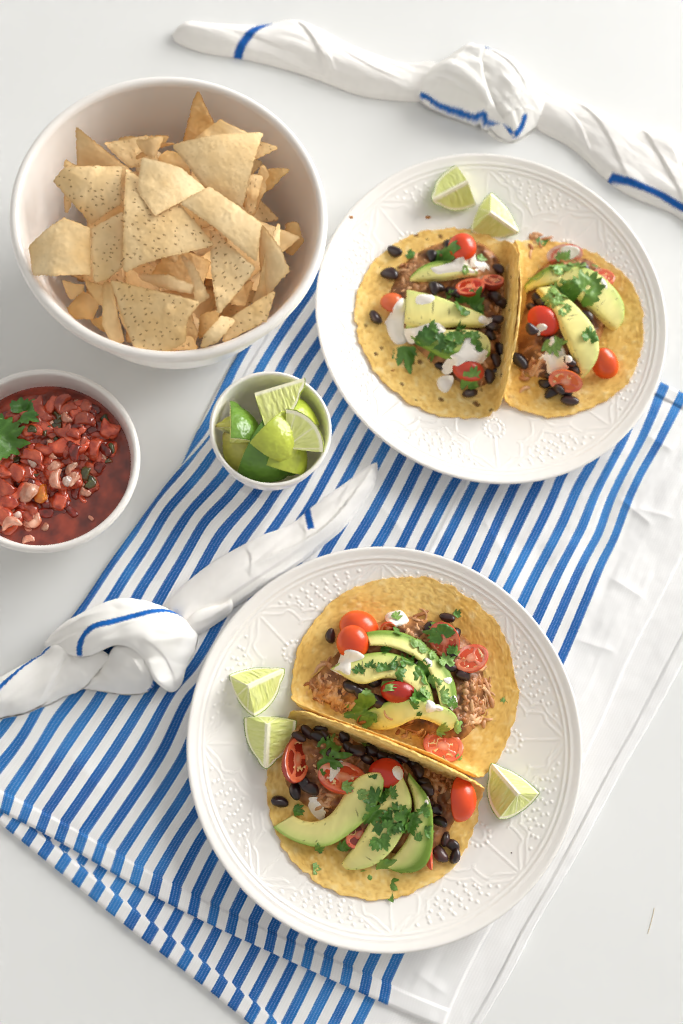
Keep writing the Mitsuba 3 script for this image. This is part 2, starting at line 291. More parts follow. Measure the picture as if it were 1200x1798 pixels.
# heights of whatever lies on the table so far, on a half-millimetre raster
HX, HY, HC = -0.26, -0.22, 0.0005
HM = np.full((2000, 1500), 0.004)
def _plates_hm():
    y, x = np.mgrid[0:2000, 0:1500]; x = HX + x * HC; y = HY + y * HC
    for c in (PC1, PC2):
        r = np.hypot(x - c[0], y - c[1]); HM[r < PR] = np.maximum(HM[r < PR], PLATE_Z + plate_z(r[r < PR]))
_plates_hm()
def hm_add(v):
    v = np.asarray(v); i = ((v[:, 1] - HY) / HC).astype(int); j = ((v[:, 0] - HX) / HC).astype(int)
    for a in (0, 1):
        for b in (0, 1): np.maximum.at(HM, (np.clip(i + a, 0, 1999), np.clip(j + b, 0, 1499)), v[:, 2])
def hm_at(x, y, r=0.003, q=60):
    i, j, k = int((y - HY) / HC), int((x - HX) / HC), max(1, int(r / HC))
    i, j = min(max(i, k), 1999 - k), min(max(j, k), 1499 - k)
    return float(np.percentile(HM[i - k:i + k + 1, j - k:j + k + 1], q))
def drop(px, py, r=0.003, q=60, lift=0.0):
    """Where a thing surveyed at pixel (px, py) comes to rest, its middle LIFT above what is below it."""
    z = 0.02
    for _ in range(5): p = P(px, py, z + lift); z = hm_at(p[0], p[1], r, q)
    return P(px, py, z + lift)
def hm_smooth(xy, sig=2.0):
    i0, j0 = ((xy.min(0) - [HX, HY]) / HC).astype(int)[::-1] - 14; i1, j1 = ((xy.max(0) - [HX, HY]) / HC).astype(int)[::-1] + 14
    i0, j0 = max(i0, 0), max(j0, 0); g = HM[i0:i1, j0:j1]
    g = np.maximum(gaussian_filter(g, sig), gaussian_filter(g, sig * .4) - 0.0025)
    return map_coordinates(g, [(xy[:, 1] - HY) / HC - i0, (xy[:, 0] - HX) / HC - j0], order=1, mode='nearest')
# ---------------------------------------------------------------- cilantro
def leaf_outline(kind, r):
    parts = []
    lobes = {0: [(-62, .78), (0, 1.0), (62, .8)], 1: [(-35, .9), (30, .95)], 2: [(0, 1.0)], 3: [(-70, .7), (-20, .95), (40, .9)], 4: [(-85, .7), (-42, .9), (0, 1.05), (45, .9), (88, .7)]}[kind]
    for ang, ln in lobes:
        ln *= r.uniform(.9, 1.1)
        for da, s, w in ((0, 1.0, .13), (-22, .84, .11), (22, .84, .11), (-40, .66, .10), (40, .66, .10), (-56, .46, .09), (56, .46, .09)):
            a = math.radians(ang + da + r.uniform(-5, 5)); L = ln * s * r.uniform(.9, 1.08)
            p0 = np.array([0.12 * math.sin(math.radians(ang)), .12 * math.cos(math.radians(ang))]); tip = np.array([math.sin(a), math.cos(a)]) * L; d = nrm(tip - p0); nrm2 = np.array([-d[1], d[0]])
            m = p0 + (tip - p0) * .70
            parts.append(Polygon([p0 - nrm2 * .05, m - nrm2 * w, p0 + (tip - p0) * .90 - nrm2 * w * .5, tip, p0 + (tip - p0) * .90 + nrm2 * w * .5, m + nrm2 * w, p0 + nrm2 * .05]))
    g = union_all(parts).buffer(.015).buffer(-.015)
    if g.geom_type != 'Polygon': g = max(g.geoms, key=lambda k: k.area)
    return Polygon(g.exterior)
LEAF_COLS = [('7a9f48', '4f7a2c'), ('638f3c', '3f6a24'), ('93b566', '668f42'), ('4c7a2e', '2f581e')]
def cilantro(px, py, size, ang=0.0, kind=0, tone=0, label=None, group=None, seed=0, cut=False, curl=1.0, stem=True, lift=0.0006, parent=None, key='cilantro_leaf'):
    """A leaf (size metres) draped on what lies below the surveyed pixel; ang turns it clockwise from pointing away."""
    r = np.random.default_rng(seed * 31 + int(px) * 7 + int(py)); size *= .95 if size >= .018 else .80
    g = leaf_outline(kind, r)
    if cut:
        a = r.uniform(0, 2 * PI); c = np.array([0, .5]) + r.uniform(-.12, .12, 2); d = np.array([math.cos(a), math.sin(a)]); w = r.uniform(.28, .5)
        g2 = g.intersection(LineString([c - d * 2, c + d * 2]).buffer(w))
        if not g2.is_empty: g = g2 if g2.geom_type == 'Polygon' else max((q for q in g2.geoms if q.geom_type == 'Polygon'), key=lambda k: k.area)
    c = np.array(g.centroid.coords[0])
    p, f, ring, dist = fill(g, .04, 0, seed)
    q = (p - c); a = math.radians(-ang); R = np.array([[math.cos(a), -math.sin(a)], [math.sin(a), math.cos(a)]])
    z = 0.02
    for _ in range(5): o = P(px, py, z); z = hm_at(o[0], o[1], 0.0025, 70)
    xy = o[:2] + (q @ R.T) * size
    zz = hm_smooth(xy, 3.0) + lift
    rad = np.linalg.norm(q, axis=1)
    k1, k2 = r.uniform(-.3, .8), r.uniform(-.4, .8)
    zz += curl * size * (k1 * q[:, 0] ** 2 + k2 * q[:, 1] ** 2 * .6 + .34 * nz(np.c_[q, q[:, :1] * 0] + seed + px, 2.8, seed, 2)) + np.maximum(0, .0012 * curl * nz(np.c_[q, q[:, :1] * 0] + py, 1.5, 3, 1))
    vein = np.min([np.abs(p[:, 0] * math.cos(math.radians(t)) - p[:, 1] * math.sin(math.radians(t))) + 9 * ((p[:, 0] * math.sin(math.radians(t)) + p[:, 1] * math.cos(math.radians(t))) < 0) for t in (-62, -25, 0, 25, 62)], axis=0)
    top = np.c_[xy, zz + .00025 - .00022 * np.exp(-(vein / .035) ** 2)]; bot = np.c_[xy, zz - .0001]
    v, ff = slab(top, bot, f, len(ring))
    c1, c2 = [lin(x) for x in LEAF_COLS[tone % 4]]
    t = np.clip(.45 + .9 * nz(np.c_[p, p[:, :1] * 0] + px, 3.0, seed, 2) + .35 * np.exp(-(vein / .03) ** 2), 0, 1)
    col = lerp(c2, c1, t); col = np.vstack([col, lerp(col, lin('8fae78'), np.full(len(col), .35))])
    hm_add(top)
    kk = add((parent + '__leaf') if parent else key, (v, ff), 'm_moist', None if parent else label, None if parent else 'herb leaf', group, color=col)
    return kk
# ================================================================ bowls
def bowl(key, c, outer, inner, label, cat='bowl'):
    v, f = lathe(np.vstack([[(0.0005, 0.0006)], outer, inner]), 160)
    v = v * [1, 1, 1] + [c[0], c[1], 0.0]
    tag(key, label, cat)
    add(key + '__body', (v, f), 'm_ceramic', smooth=50)
    return v
def rounded(pts, n): return spline(np.array(pts, float), n)
BC = np.array([-0.0494, 0.3866, 0.0])                      # chip bowl
_o = rounded([(.058, .0), (.066, .0035), (.078, .020), (.0895, .050), (.0975, .080), (.1008, .0895)], 26)
_lip = rounded([(.1022, .0905), (.1042, .0950), (.1042, .0985), (.1026, .1012), (.1000, .1016), (.0978, .0998), (.0968, .0965)], 20)
_i = rounded([(.0962, .0945), (.0925, .080), (.0840, .050), (.0720, .024), (.0580, .0125), (.030, .0095), (.0005, .009)], 30)
_w = [1.015, 1]
bowl('snack_bowl', BC, np.vstack([_o, _lip]) * _w, _i * _w, 'large white ceramic bowl heaped with tortilla chips')
def bowl_r(z): return np.interp(z, [.009, .0125, .024, .05, .08, .0945, .12], [.03, .055, .072, .084, .0925, .0962, .0985])
SC = np.array([-0.1290, 0.2246, 0.0])                      # salsa bowl
_o = rounded([(.033, 0), (.040, .003), (.051, .020), (.0585, .042), (.0608, .052)], 20)
_lip = rounded([(.0616, .0530), (.0634, .0562), (.0634, .0590), (.0620, .0609), (.0602, .0610), (.0590, .0594)], 14)
_i = rounded([(.0586, .0575), (.0562, .045), (.0480, .022), (.036, .010), (.0005, .0065)], 20)
bowl('salsa_bowl', SC, np.vstack([_o, _lip]), _i, 'white bowl of red salsa at the left edge')
RC = np.array([0.0217, 0.2545, 0.0052])                    # lime cup
_o = rounded([(.026, 0), (.030, .002), (.0365, .014), (.0402, .030), (.0408, .0385)], 18)
_lip = rounded([(.0412, .0392), (.0422, .0412), (.0421, .0430), (.0410, .0440), (.0398, .0437), (.0391, .0424)], 12)
_i = rounded([(.0388, .0410), (.0378, .030), (.0335, .013), (.024, .005), (.0005, .0038)], 18)
_v, _f = lathe(np.vstack([[(0.0005, 0.0006)], _o, _lip, _i]), 140)
tag('lime_cup', 'small white ceramic cup full of lime wedges standing on the striped towel', 'cup')
add('lime_cup__body', (_v + RC, _f), 'm_ceramic', smooth=50)
# ================================================================ tortilla chips
def chip(corners, label=None, dots=0.0, bulge=0.0, seed=0, tone=0.5, thick=0.0011, crisp=1.0, group=None, bdir=None):
    """corners: 3-D points of a broken or whole triangle of baked masa; bulge: bow of the sheet in metres."""
    r = np.random.default_rng(seed + 100); C = np.asarray(corners, float); o = C.mean(0)
    u, s, vt = np.linalg.svd(C - o); ax, ay, n = vt
    if n[2] < 0: n, ay = -n, -ay
    if np.dot(np.cross(ax, ay), n) < 0: ay = -ay
    q = np.stack([(C - o) @ ax, (C - o) @ ay], 1); h = (C - o) @ n
    k = np.argsort(np.arctan2(q[:, 1], q[:, 0])); q, h = q[k], h[k]
    g = Polygon(q).buffer(0.0022).buffer(-0.0022); g = g.buffer(-.0015).buffer(.0015)
    if g.geom_type != 'Polygon': g = max(g.geoms, key=lambda z: z.area)
    p, f, ring, dist = fill(g, .0009 if dots or seed >= 200 else .002, .00025 * crisp, seed)
    L = np.abs(q).max()
    A = np.c_[np.ones(len(q)), q]; w = np.linalg.lstsq(A, h, rcond=None)[0]; hh = np.c_[np.ones(len(p)), p] @ w
    if len(q) > 3: hh = RBFInterpolator(q, h, kernel='thin_plate_spline', smoothing=1e-6)(p)
    a = r.uniform(0, PI) if bdir is None else math.radians(bdir); t = (p @ [math.cos(a), math.sin(a)]) / L
    hh = hh + bulge * 2.6 * (1 - t * t) + .20 * L * nz(np.c_[p / L * .9, np.full(len(p), seed * 3.1)], 1.0, seed, 2) * crisp
    p3 = np.c_[p, np.full(len(p), seed * .37)]
    bump = .0006 * nz(p3, 170, seed, 3) + .0006 * nz(p3, 520, seed + 1, 2) + .0012 * np.maximum(0, nz(p3, 95, seed + 5, 1) - .18) * 3
    W = o + p[:, :1] * ax + p[:, 1:] * ay + hh[:, None] * n
    th = thick * np.clip(.4 + dist / .0018, .4, 1)
    top = W + n * (bump + th / 2)[:, None]; bot = W + n * (bump * .6 - th / 2)[:, None]
    v, ff = slab(top, bot, f, len(ring))
    base = lerp(lin('dab274'), lin('f5dcae'), np.clip(tone + 1.1 * nz(p3, 60, seed, 3), 0, 1)); base = lerp(base, lin('c2904a'), np.clip(.55 - dist / .0035, 0, .55) * .5)
    base = base * (1 + .18 * np.clip(bump / .0008, -1, 1))[:, None]
    if dots > 0:
        a = r.uniform(0, PI); R = np.array([[math.cos(a), -math.sin(a)], [math.sin(a), math.cos(a)]]); e = (p @ R.T) / [.0030, .0046]; e[:, 0] += .5 * (np.floor(e[:, 1]) % 2)
        c = np.floor(e); jit = np.stack([np.modf(np.abs(np.sin(c @ [12.9898, 78.233] + k * 37.7 + seed)) * 4375.85)[0] for k in range(3)], 1)
        d = np.hypot(e[:, 0] - c[:, 0] - .2 - .6 * jit[:, 0], (e[:, 1] - c[:, 1] - .2 - .6 * jit[:, 1]) * .72)
        m = (1 - sst(.02 + .08 * jit[:, 2], .09 + .12 * jit[:, 2], d)) * (jit[:, 2] > .5); base = lerp(base, lin('7a4e28'), m * dots)
    bc = lerp(base, lin('b98c4c'), np.full(len(base), .35))
    return add('tortilla_chip', (v, ff), 'm_dry', label, 'tortilla chip', group, color=np.clip(np.vstack([base, bc]), 0, 1))
def pc(*c): return PP([(x, y, z / 1000) for x, y, z in c])
# fillers, deep in the bowl
_r = np.random.default_rng(11)
for k in range(60):
    z = _r.uniform(.03, .084); rr = bowl_r(z - .012) - .024; a = _r.uniform(0, 2 * PI); d = rr * math.sqrt(_r.uniform(.0, 1)); L = _r.uniform(.026, .036)
    c = BC + [d * math.cos(a), d * math.sin(a), z]; R = rot([0, 0, 1], _r.uniform(0, 360)) @ rot([1, 0, 0], _r.uniform(-30, 30)); b0 = _r.uniform(0, 120)
    tri = np.array([[math.cos(math.radians(b0 + t)) * L, math.sin(math.radians(b0 + t)) * L, 0] for t in (0, 115, 240)]) @ R.T + c
    for _ in range(12):
        rad = np.hypot(*(tri - BC)[:, :2].T); ex = rad - (bowl_r(tri[:, 2]) - .004); j = ex.argmax()
        if ex[j] > 0: tri[:, :2] -= (tri[j] - BC)[:2] / rad[j] * ex[j]
    chip(tri, 'tortilla chip buried deep in the bowl beneath the top layer', _r.choice([0, .8]), _r.uniform(-.003, .004), k, _r.uniform(.3, .6), group='buried chips')
CH = [
 ('tall pointed chip standing at the back of the bowl against its far wall', 0, .004, .25, pc((339, 137, 122), (313, 243, 82), (378, 220, 84), (352, 168, 108)), 90),
 ('chip with a peak leaning against the left inner wall of the bowl', 0, .003, .45, pc((133, 213, 112), (236, 300, 84), (137, 318, 80)), None),
 ('flat speckled chip at the back left between the peaked chip and the curled shard', .5, .001, .35, pc((181, 252, 90), (262, 240, 92), (283, 288, 90), (228, 297, 86)), None),
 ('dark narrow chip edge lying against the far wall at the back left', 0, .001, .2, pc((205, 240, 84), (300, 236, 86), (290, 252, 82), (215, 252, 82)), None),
 ('small curled chip shard near the back centre', 0, .006, .5, pc((238, 243, 98), (298, 232, 108), (285, 272, 96)), 0),
 ('thin curved chip seen almost edge on behind the pale middle chip', 0, .003, .6, pc((226, 300, 92), (306, 266, 104), (318, 268, 102), (262, 290, 92)), None),
 ('bubbly chip lying behind the large smooth triangle at the back right', 0, .003, .45, pc((386, 214, 104), (446, 240, 100), (400, 275, 96), (316, 264, 98)), None),
 ('curled speckled chip behind the right edge of the large smooth triangle', .7, .005, .4, pc((446, 262, 100), (500, 268, 108), (458, 300, 100), (430, 330, 96)), None),
 ('narrow chip below the curled speckled chip at the right', .6, .002, .4, pc((428, 310, 101), (463, 309, 101), (448, 375, 94), (430, 388, 92)), None),
 ('thin chip edge beside the narrow chip at the right', 0, .003, .4, pc((462, 285, 98), (482, 320, 96), (441, 395, 86), (438, 370, 88)), None),
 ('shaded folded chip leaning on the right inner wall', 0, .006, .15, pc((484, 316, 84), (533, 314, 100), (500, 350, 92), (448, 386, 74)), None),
 ('large smooth triangular chip at the back right of the heap', .15, .004, .62, pc((302, 261, 119), (463, 232, 122), (452, 270, 119), (425, 372, 110), (364, 340, 114)), None),
 ('long smooth chip sloping down to the right from the pale middle chip', 0, .006, .66, pc((368, 335, 118), (316, 366, 113), (380, 410, 112), (449, 467, 103), (459, 400, 110)), None),
 ('speckled chip at upper left of the heap with a bent left corner', .9, .004, .5, pc((102, 330, 96), (120, 304, 104), (222, 300, 108), (220, 366, 108), (162, 396, 102)), None),
 ('chip seen from its edge under the bent speckled chip at the left', .5, .003, .4, pc((117, 278, 100), (152, 300, 98), (135, 345, 88), (116, 391, 80)), None),
 ('broad smooth chip lying at the far left of the heap', .1, .005, .55, pc((54, 436, 101), (62, 487, 96), (110, 494, 97), (163, 486, 102), (162, 404, 108), (122, 391, 106)), None),
 ('speckled chip with a ragged lower edge beside the broad left chip', .9, .002, .5, pc((162, 406, 107), (218, 370, 112), (222, 470, 108), (190, 494, 104), (167, 499, 103)), None),
 ('large speckled triangle in the middle of the heap', .95, .004, .52, pc((222, 294, 119), (240, 312, 119), (316, 370, 115), (378, 438, 110), (250, 470, 111), (217, 484, 109)), None),
 ('pale bubbly chip on top at the middle of the heap', .12, .004, .78, pc((250, 286, 124), (241, 342, 121), (272, 391, 119), (367, 337, 120), (318, 305, 121)), None),
 ('speckled triangle pointing down at right of the middle', .9, .003, .58, pc((368, 400, 111), (449, 476, 106), (430, 505, 102), (383, 560, 97), (372, 480, 104)), None),
 ('upright curved chip with a bright edge at the right', 0, .005, .55, pc((489, 374, 118), (449, 440, 102), (432, 532, 86), (446, 532, 84), (474, 478, 90)), None),
 ('rounded curved chip against the right wall', 0, .007, .42, pc((481, 393, 104), (514, 440, 103), (530, 478, 100), (486, 532, 84), (478, 470, 90)), None),
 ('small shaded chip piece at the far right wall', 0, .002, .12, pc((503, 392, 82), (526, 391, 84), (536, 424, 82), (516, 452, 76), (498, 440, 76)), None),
 ('speckled chip sloping along the front right wall', .9, .003, .4, pc((488, 508, 104), (470, 566, 95), (392, 606, 90), (398, 570, 92), (420, 552, 95)), None),
 ('small curled speckled chip at the front of the bowl', .7, .005, .6, pc((388, 554, 100), (414, 562, 98), (380, 602, 94), (349, 614, 92), (356, 590, 96)), None),
 ('light chip sliver standing in the gap at front centre', 0, .004, .66, pc((317, 444, 99), (346, 470, 98), (374, 528, 96), (349, 545, 93), (343, 500, 94)), None),
 ('thin chip crossing the gap at front centre', 0, .003, .7, pc((236, 480, 99), (300, 478, 102), (346, 500, 100), (342, 515, 97), (256, 492, 96)), None),
 ('small chip tip poking out under the middle triangle', 0, .001, .5, pc((288, 452, 101), (320, 434, 102), (309, 464, 99)), None),
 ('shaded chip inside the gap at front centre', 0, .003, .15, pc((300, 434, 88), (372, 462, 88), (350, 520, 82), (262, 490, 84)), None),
 ('large speckled triangle at the front of the heap', .9, .004, .36, pc((197, 490, 104), (357, 528, 107), (334, 560, 100), (331, 600, 92), (290, 622, 86), (243, 617, 88)), None),
 ('pale chip edge under the left side of the front triangle', 0, .002, .6, pc((197, 496, 99), (206, 500, 99), (262, 612, 85), (241, 619, 84), (214, 560, 90)), None),
 ('narrow upright chip at front left beside the front triangle', 0, .003, .35, pc((184, 494, 96), (202, 496, 97), (222, 600, 80), (202, 606, 78), (184, 570, 84)), None),
 ('chip sloping steeply under the ragged speckled chip', 0, .003, .3, pc((148, 488, 92), (190, 496, 94), (194, 546, 82)), None),
 ('small ragged chip below the broad left chip', 0, .002, .4, pc((106, 488, 86), (152, 494, 86), (148, 506, 82), (128, 522, 76)), None),
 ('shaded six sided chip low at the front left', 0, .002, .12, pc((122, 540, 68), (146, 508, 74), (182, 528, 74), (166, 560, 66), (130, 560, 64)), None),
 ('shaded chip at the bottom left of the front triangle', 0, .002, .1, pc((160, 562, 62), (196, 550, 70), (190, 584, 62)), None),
 ('speckled chip lying flat at the very front by the rim', .8, .003, .2, pc((262, 606, 82), (340, 596, 86), (352, 618, 86), (300, 626, 84)), None),
 ('ragged chip behind the front triangle at its lower right', .4, .002, .25, pc((300, 560, 88), (338, 548, 92), (350, 590, 86), (330, 612, 84)), None),
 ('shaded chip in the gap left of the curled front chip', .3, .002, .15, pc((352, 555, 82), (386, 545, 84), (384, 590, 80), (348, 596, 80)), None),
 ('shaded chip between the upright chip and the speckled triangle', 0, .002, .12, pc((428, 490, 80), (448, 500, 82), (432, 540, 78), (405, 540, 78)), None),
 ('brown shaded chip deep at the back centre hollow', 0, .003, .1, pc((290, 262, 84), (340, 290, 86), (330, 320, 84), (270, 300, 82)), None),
]
for k, (lab, dots, bul, tone, C, bd) in enumerate(CH): chip(C, lab, dots, bul, 200 + k, tone, bdir=bd)
# ================================================================ salsa
tag('salsa', 'chunky red tomato and onion salsa filling the bowl at the left edge', 'salsa')
_rg = np.random.default_rng(21)
_R = .0566
_x, _y = np.meshgrid(np.linspace(-1, 1, 150), np.linspace(-1, 1, 150)); _s = np.hypot(_x, _y); _a = np.arctan2(_y, _x)
# concentric map of the square to the disc
_rad = np.maximum(np.abs(_x), np.abs(_y)); _k = np.where(_s > 0, _rad / np.maximum(_s, 1e-9), 0); _X, _Y = _x * _k * _R, _y * _k * _R
def salsa_heap(x, y):
    """Height of the heap above the juice: high towards the upper left, nothing at the lower right."""
    d = (x * .55 - y * .83) / .05                                    # towards the lower right of the picture
    return .017 * sst(.75, -.5, d) * (1 - sst(.70, .98, np.hypot(x, y) / _R))
SZ = .0455
_h = salsa_heap(_X, _Y) * .75; _p3 = np.c_[_X.ravel(), _Y.ravel(), 0 * _X.ravel()]
_z = SZ + _h + (.0060 * np.clip(_h / .006, .05, 1) * nz(_p3, 150, 3, 4).reshape(_h.shape)) + .0003 * nz(_p3, 300, 4, 2).reshape(_h.shape) - .0006 * _rad ** 8 * 0
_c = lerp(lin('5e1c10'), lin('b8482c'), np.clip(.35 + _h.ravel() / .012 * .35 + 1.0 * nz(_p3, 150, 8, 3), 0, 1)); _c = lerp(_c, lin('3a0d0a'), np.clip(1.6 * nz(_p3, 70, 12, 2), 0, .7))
_top = np.c_[_X.ravel(), _Y.ravel(), _z.ravel()] + SC
n = 150; _ring = np.r_[np.arange(n), np.arange(1, n) * n + n - 1, (n - 1) * n + np.arange(n - 2, -1, -1), np.arange(n - 2, 0, -1) * n]; _nx = np.roll(_ring, -1)
_b = _top[_ring] - [0, 0, .012]; _kk = np.arange(len(_ring)); _v = np.vstack([_top, _b]); _f = np.vstack([gridf(n, n), np.stack([_ring, n * n + _kk, n * n + np.roll(_kk, -1)], 1), np.stack([_ring, n * n + np.roll(_kk, -1), _nx], 1)])
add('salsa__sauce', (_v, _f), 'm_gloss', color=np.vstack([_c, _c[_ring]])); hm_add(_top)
def chunk(size, seed, flat=.7, rough=.16):
    """A diced piece: hull of a few points, rounded and pitted."""
    r = np.random.default_rng(seed); v, f = icos(3); e = r.uniform(.5, .85)
    v = np.sign(v) * np.abs(v) ** e; v = v * [1, r.uniform(.45, .8), flat * .8]; v[:, 1] += r.uniform(-.5, .5) * v[:, 0] ** 2; v[:, 2] += r.uniform(-.35, .2) * v[:, 0] ** 2
    v = v * (1 + .75 * nz(v + seed, .9, seed, 2) + .42 * nz(v, 2.6, seed + 1, 3))[:, None]
    return v * size * .92, f
def put_chunk(px, py, size, kind, seed, flat=.7, lift=0.0):
    r = np.random.default_rng(seed + 5); v, f = chunk(size, seed, flat)
    R = rot([0, 0, 1], r.uniform(0, 360)) @ rot([1, 0, 0], r.uniform(-30, 30)); v = v @ R.T
    o = drop(px, py, .003, 45, -size * .12 + lift)
    a, b = {'t': ('9c2c16', 'd86440'), 'o': ('cc8c6c', 'efcfb4'), 'd': ('4a120c', '8a2416'), 'y': ('d86a1c', 'f0a040'), 'g': ('26341a', '4a5a28'), 'w': ('dcbca8', 'f0e2d6')}[kind]
    c = lerp(lin(a), lin(b), np.clip(.45 + 2.2 * nz(v + o, 330, seed, 3), 0, 1))
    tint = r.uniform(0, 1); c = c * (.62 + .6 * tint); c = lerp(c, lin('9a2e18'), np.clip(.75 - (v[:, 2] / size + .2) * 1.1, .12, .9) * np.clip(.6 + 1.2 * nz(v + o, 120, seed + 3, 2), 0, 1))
    if kind == 'o': c = lerp(c, lin('c86a50'), np.clip(.5 * r.uniform(0, 1) + nz(v + o, 120, 3, 2), 0, .8))
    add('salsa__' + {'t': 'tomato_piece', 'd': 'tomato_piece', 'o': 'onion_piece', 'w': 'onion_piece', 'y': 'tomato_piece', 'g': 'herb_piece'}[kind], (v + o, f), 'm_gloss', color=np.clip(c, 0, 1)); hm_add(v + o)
_reg = Polygon([(-70, 700), (20, 668), (80, 672), (140, 700), (195, 735), (205, 790), (165, 850), (130, 905), (60, 930), (-20, 940), (-70, 900)])
_n = 0
while _n < 260:
    x, y = _rg.uniform(-70, 210), _rg.uniform(665, 940)
    if not _reg.contains(Point(x, y)): continue
    k = _rg.choice(['t', 't', 't', 'd', 'o', 't', 'd', 't', 't', 'd', 'o', 'g']); put_chunk(x, y, _rg.uniform(.0034, .0078) * (1.1 if k == 't' else .75 if k == 'd' else .62), k, 300 + _n, _rg.uniform(.4, .8)); _n += 1
for x, y, s, k in [(75, 695, 9, 't'), (90, 712, 8, 't'), (105, 705, 7, 't'), (68, 725, 9, 't'), (145, 735, 9, 't'), (130, 760, 6, 't'), (150, 715, 6, 't'), (115, 735, 5, 'o'), (60, 800, 8, 't'), (110, 785, 8, 't'),
                   (130, 790, 7, 'd'), (165, 785, 8, 't'), (185, 790, 6, 'd'), (58, 810, 4.5, 'w'), (93, 820, 5, 'o'), (122, 825, 6, 'o'), (127, 840, 6, 'o'), (95, 838, 7, 'o'), (118, 845, 4, 'w'), (50, 862, 8, 'o'),
                   (70, 868, 7, 'y'), (105, 880, 7, 't'), (15, 880, 8, 't'), (5, 905, 8, 't'), (20, 915, 7, 'o'), (30, 830, 7, 't'), (10, 830, 7, 't'), (65, 915, 6, 'o'), (50, 945, 4, 'o'), (80, 900, 6, 'd'), (40, 760, 6, 't'), (190, 725, 7, 't'), (150, 830, 6, 'g'), (160, 850, 5, 'g'), (148, 865, 4, 'o'), (30, 905, 3, 'w'), (160, 910, 2.5, 'o'), (80, 925, 3, 'o')]:
    put_chunk(x, y, s / 1000 * 1.0, k, 700 + int(x * 3 + y), .6, .001)
# the sprig of cilantro on the salsa
tag('cilantro_sprig', 'fresh green cilantro sprig stuck in the salsa at the left edge of the bowl', 'herb sprig')
cilantro(10, 772, .024, 100, 4, 1, seed=1, parent='cilantro_sprig', lift=.004, curl=.5); cilantro(46, 722, .019, 55, 0, 3, seed=2, parent='cilantro_sprig', lift=.0015)
cilantro(2, 700, .017, 10, 4, 0, seed=3, parent='cilantro_sprig', lift=.010); cilantro(-18, 740, .022, -60, 4, 1, seed=4, parent='cilantro_sprig', lift=.006)
add('cilantro_sprig__stem', tube(spline(PP([(46, 738, .052), (18, 742, .060), (-5, 735, .064), (-30, 760, .060), (-60, 790, .054)]), 24), .0008, 6), 'm_moist', color=lin('5f8f3a'))
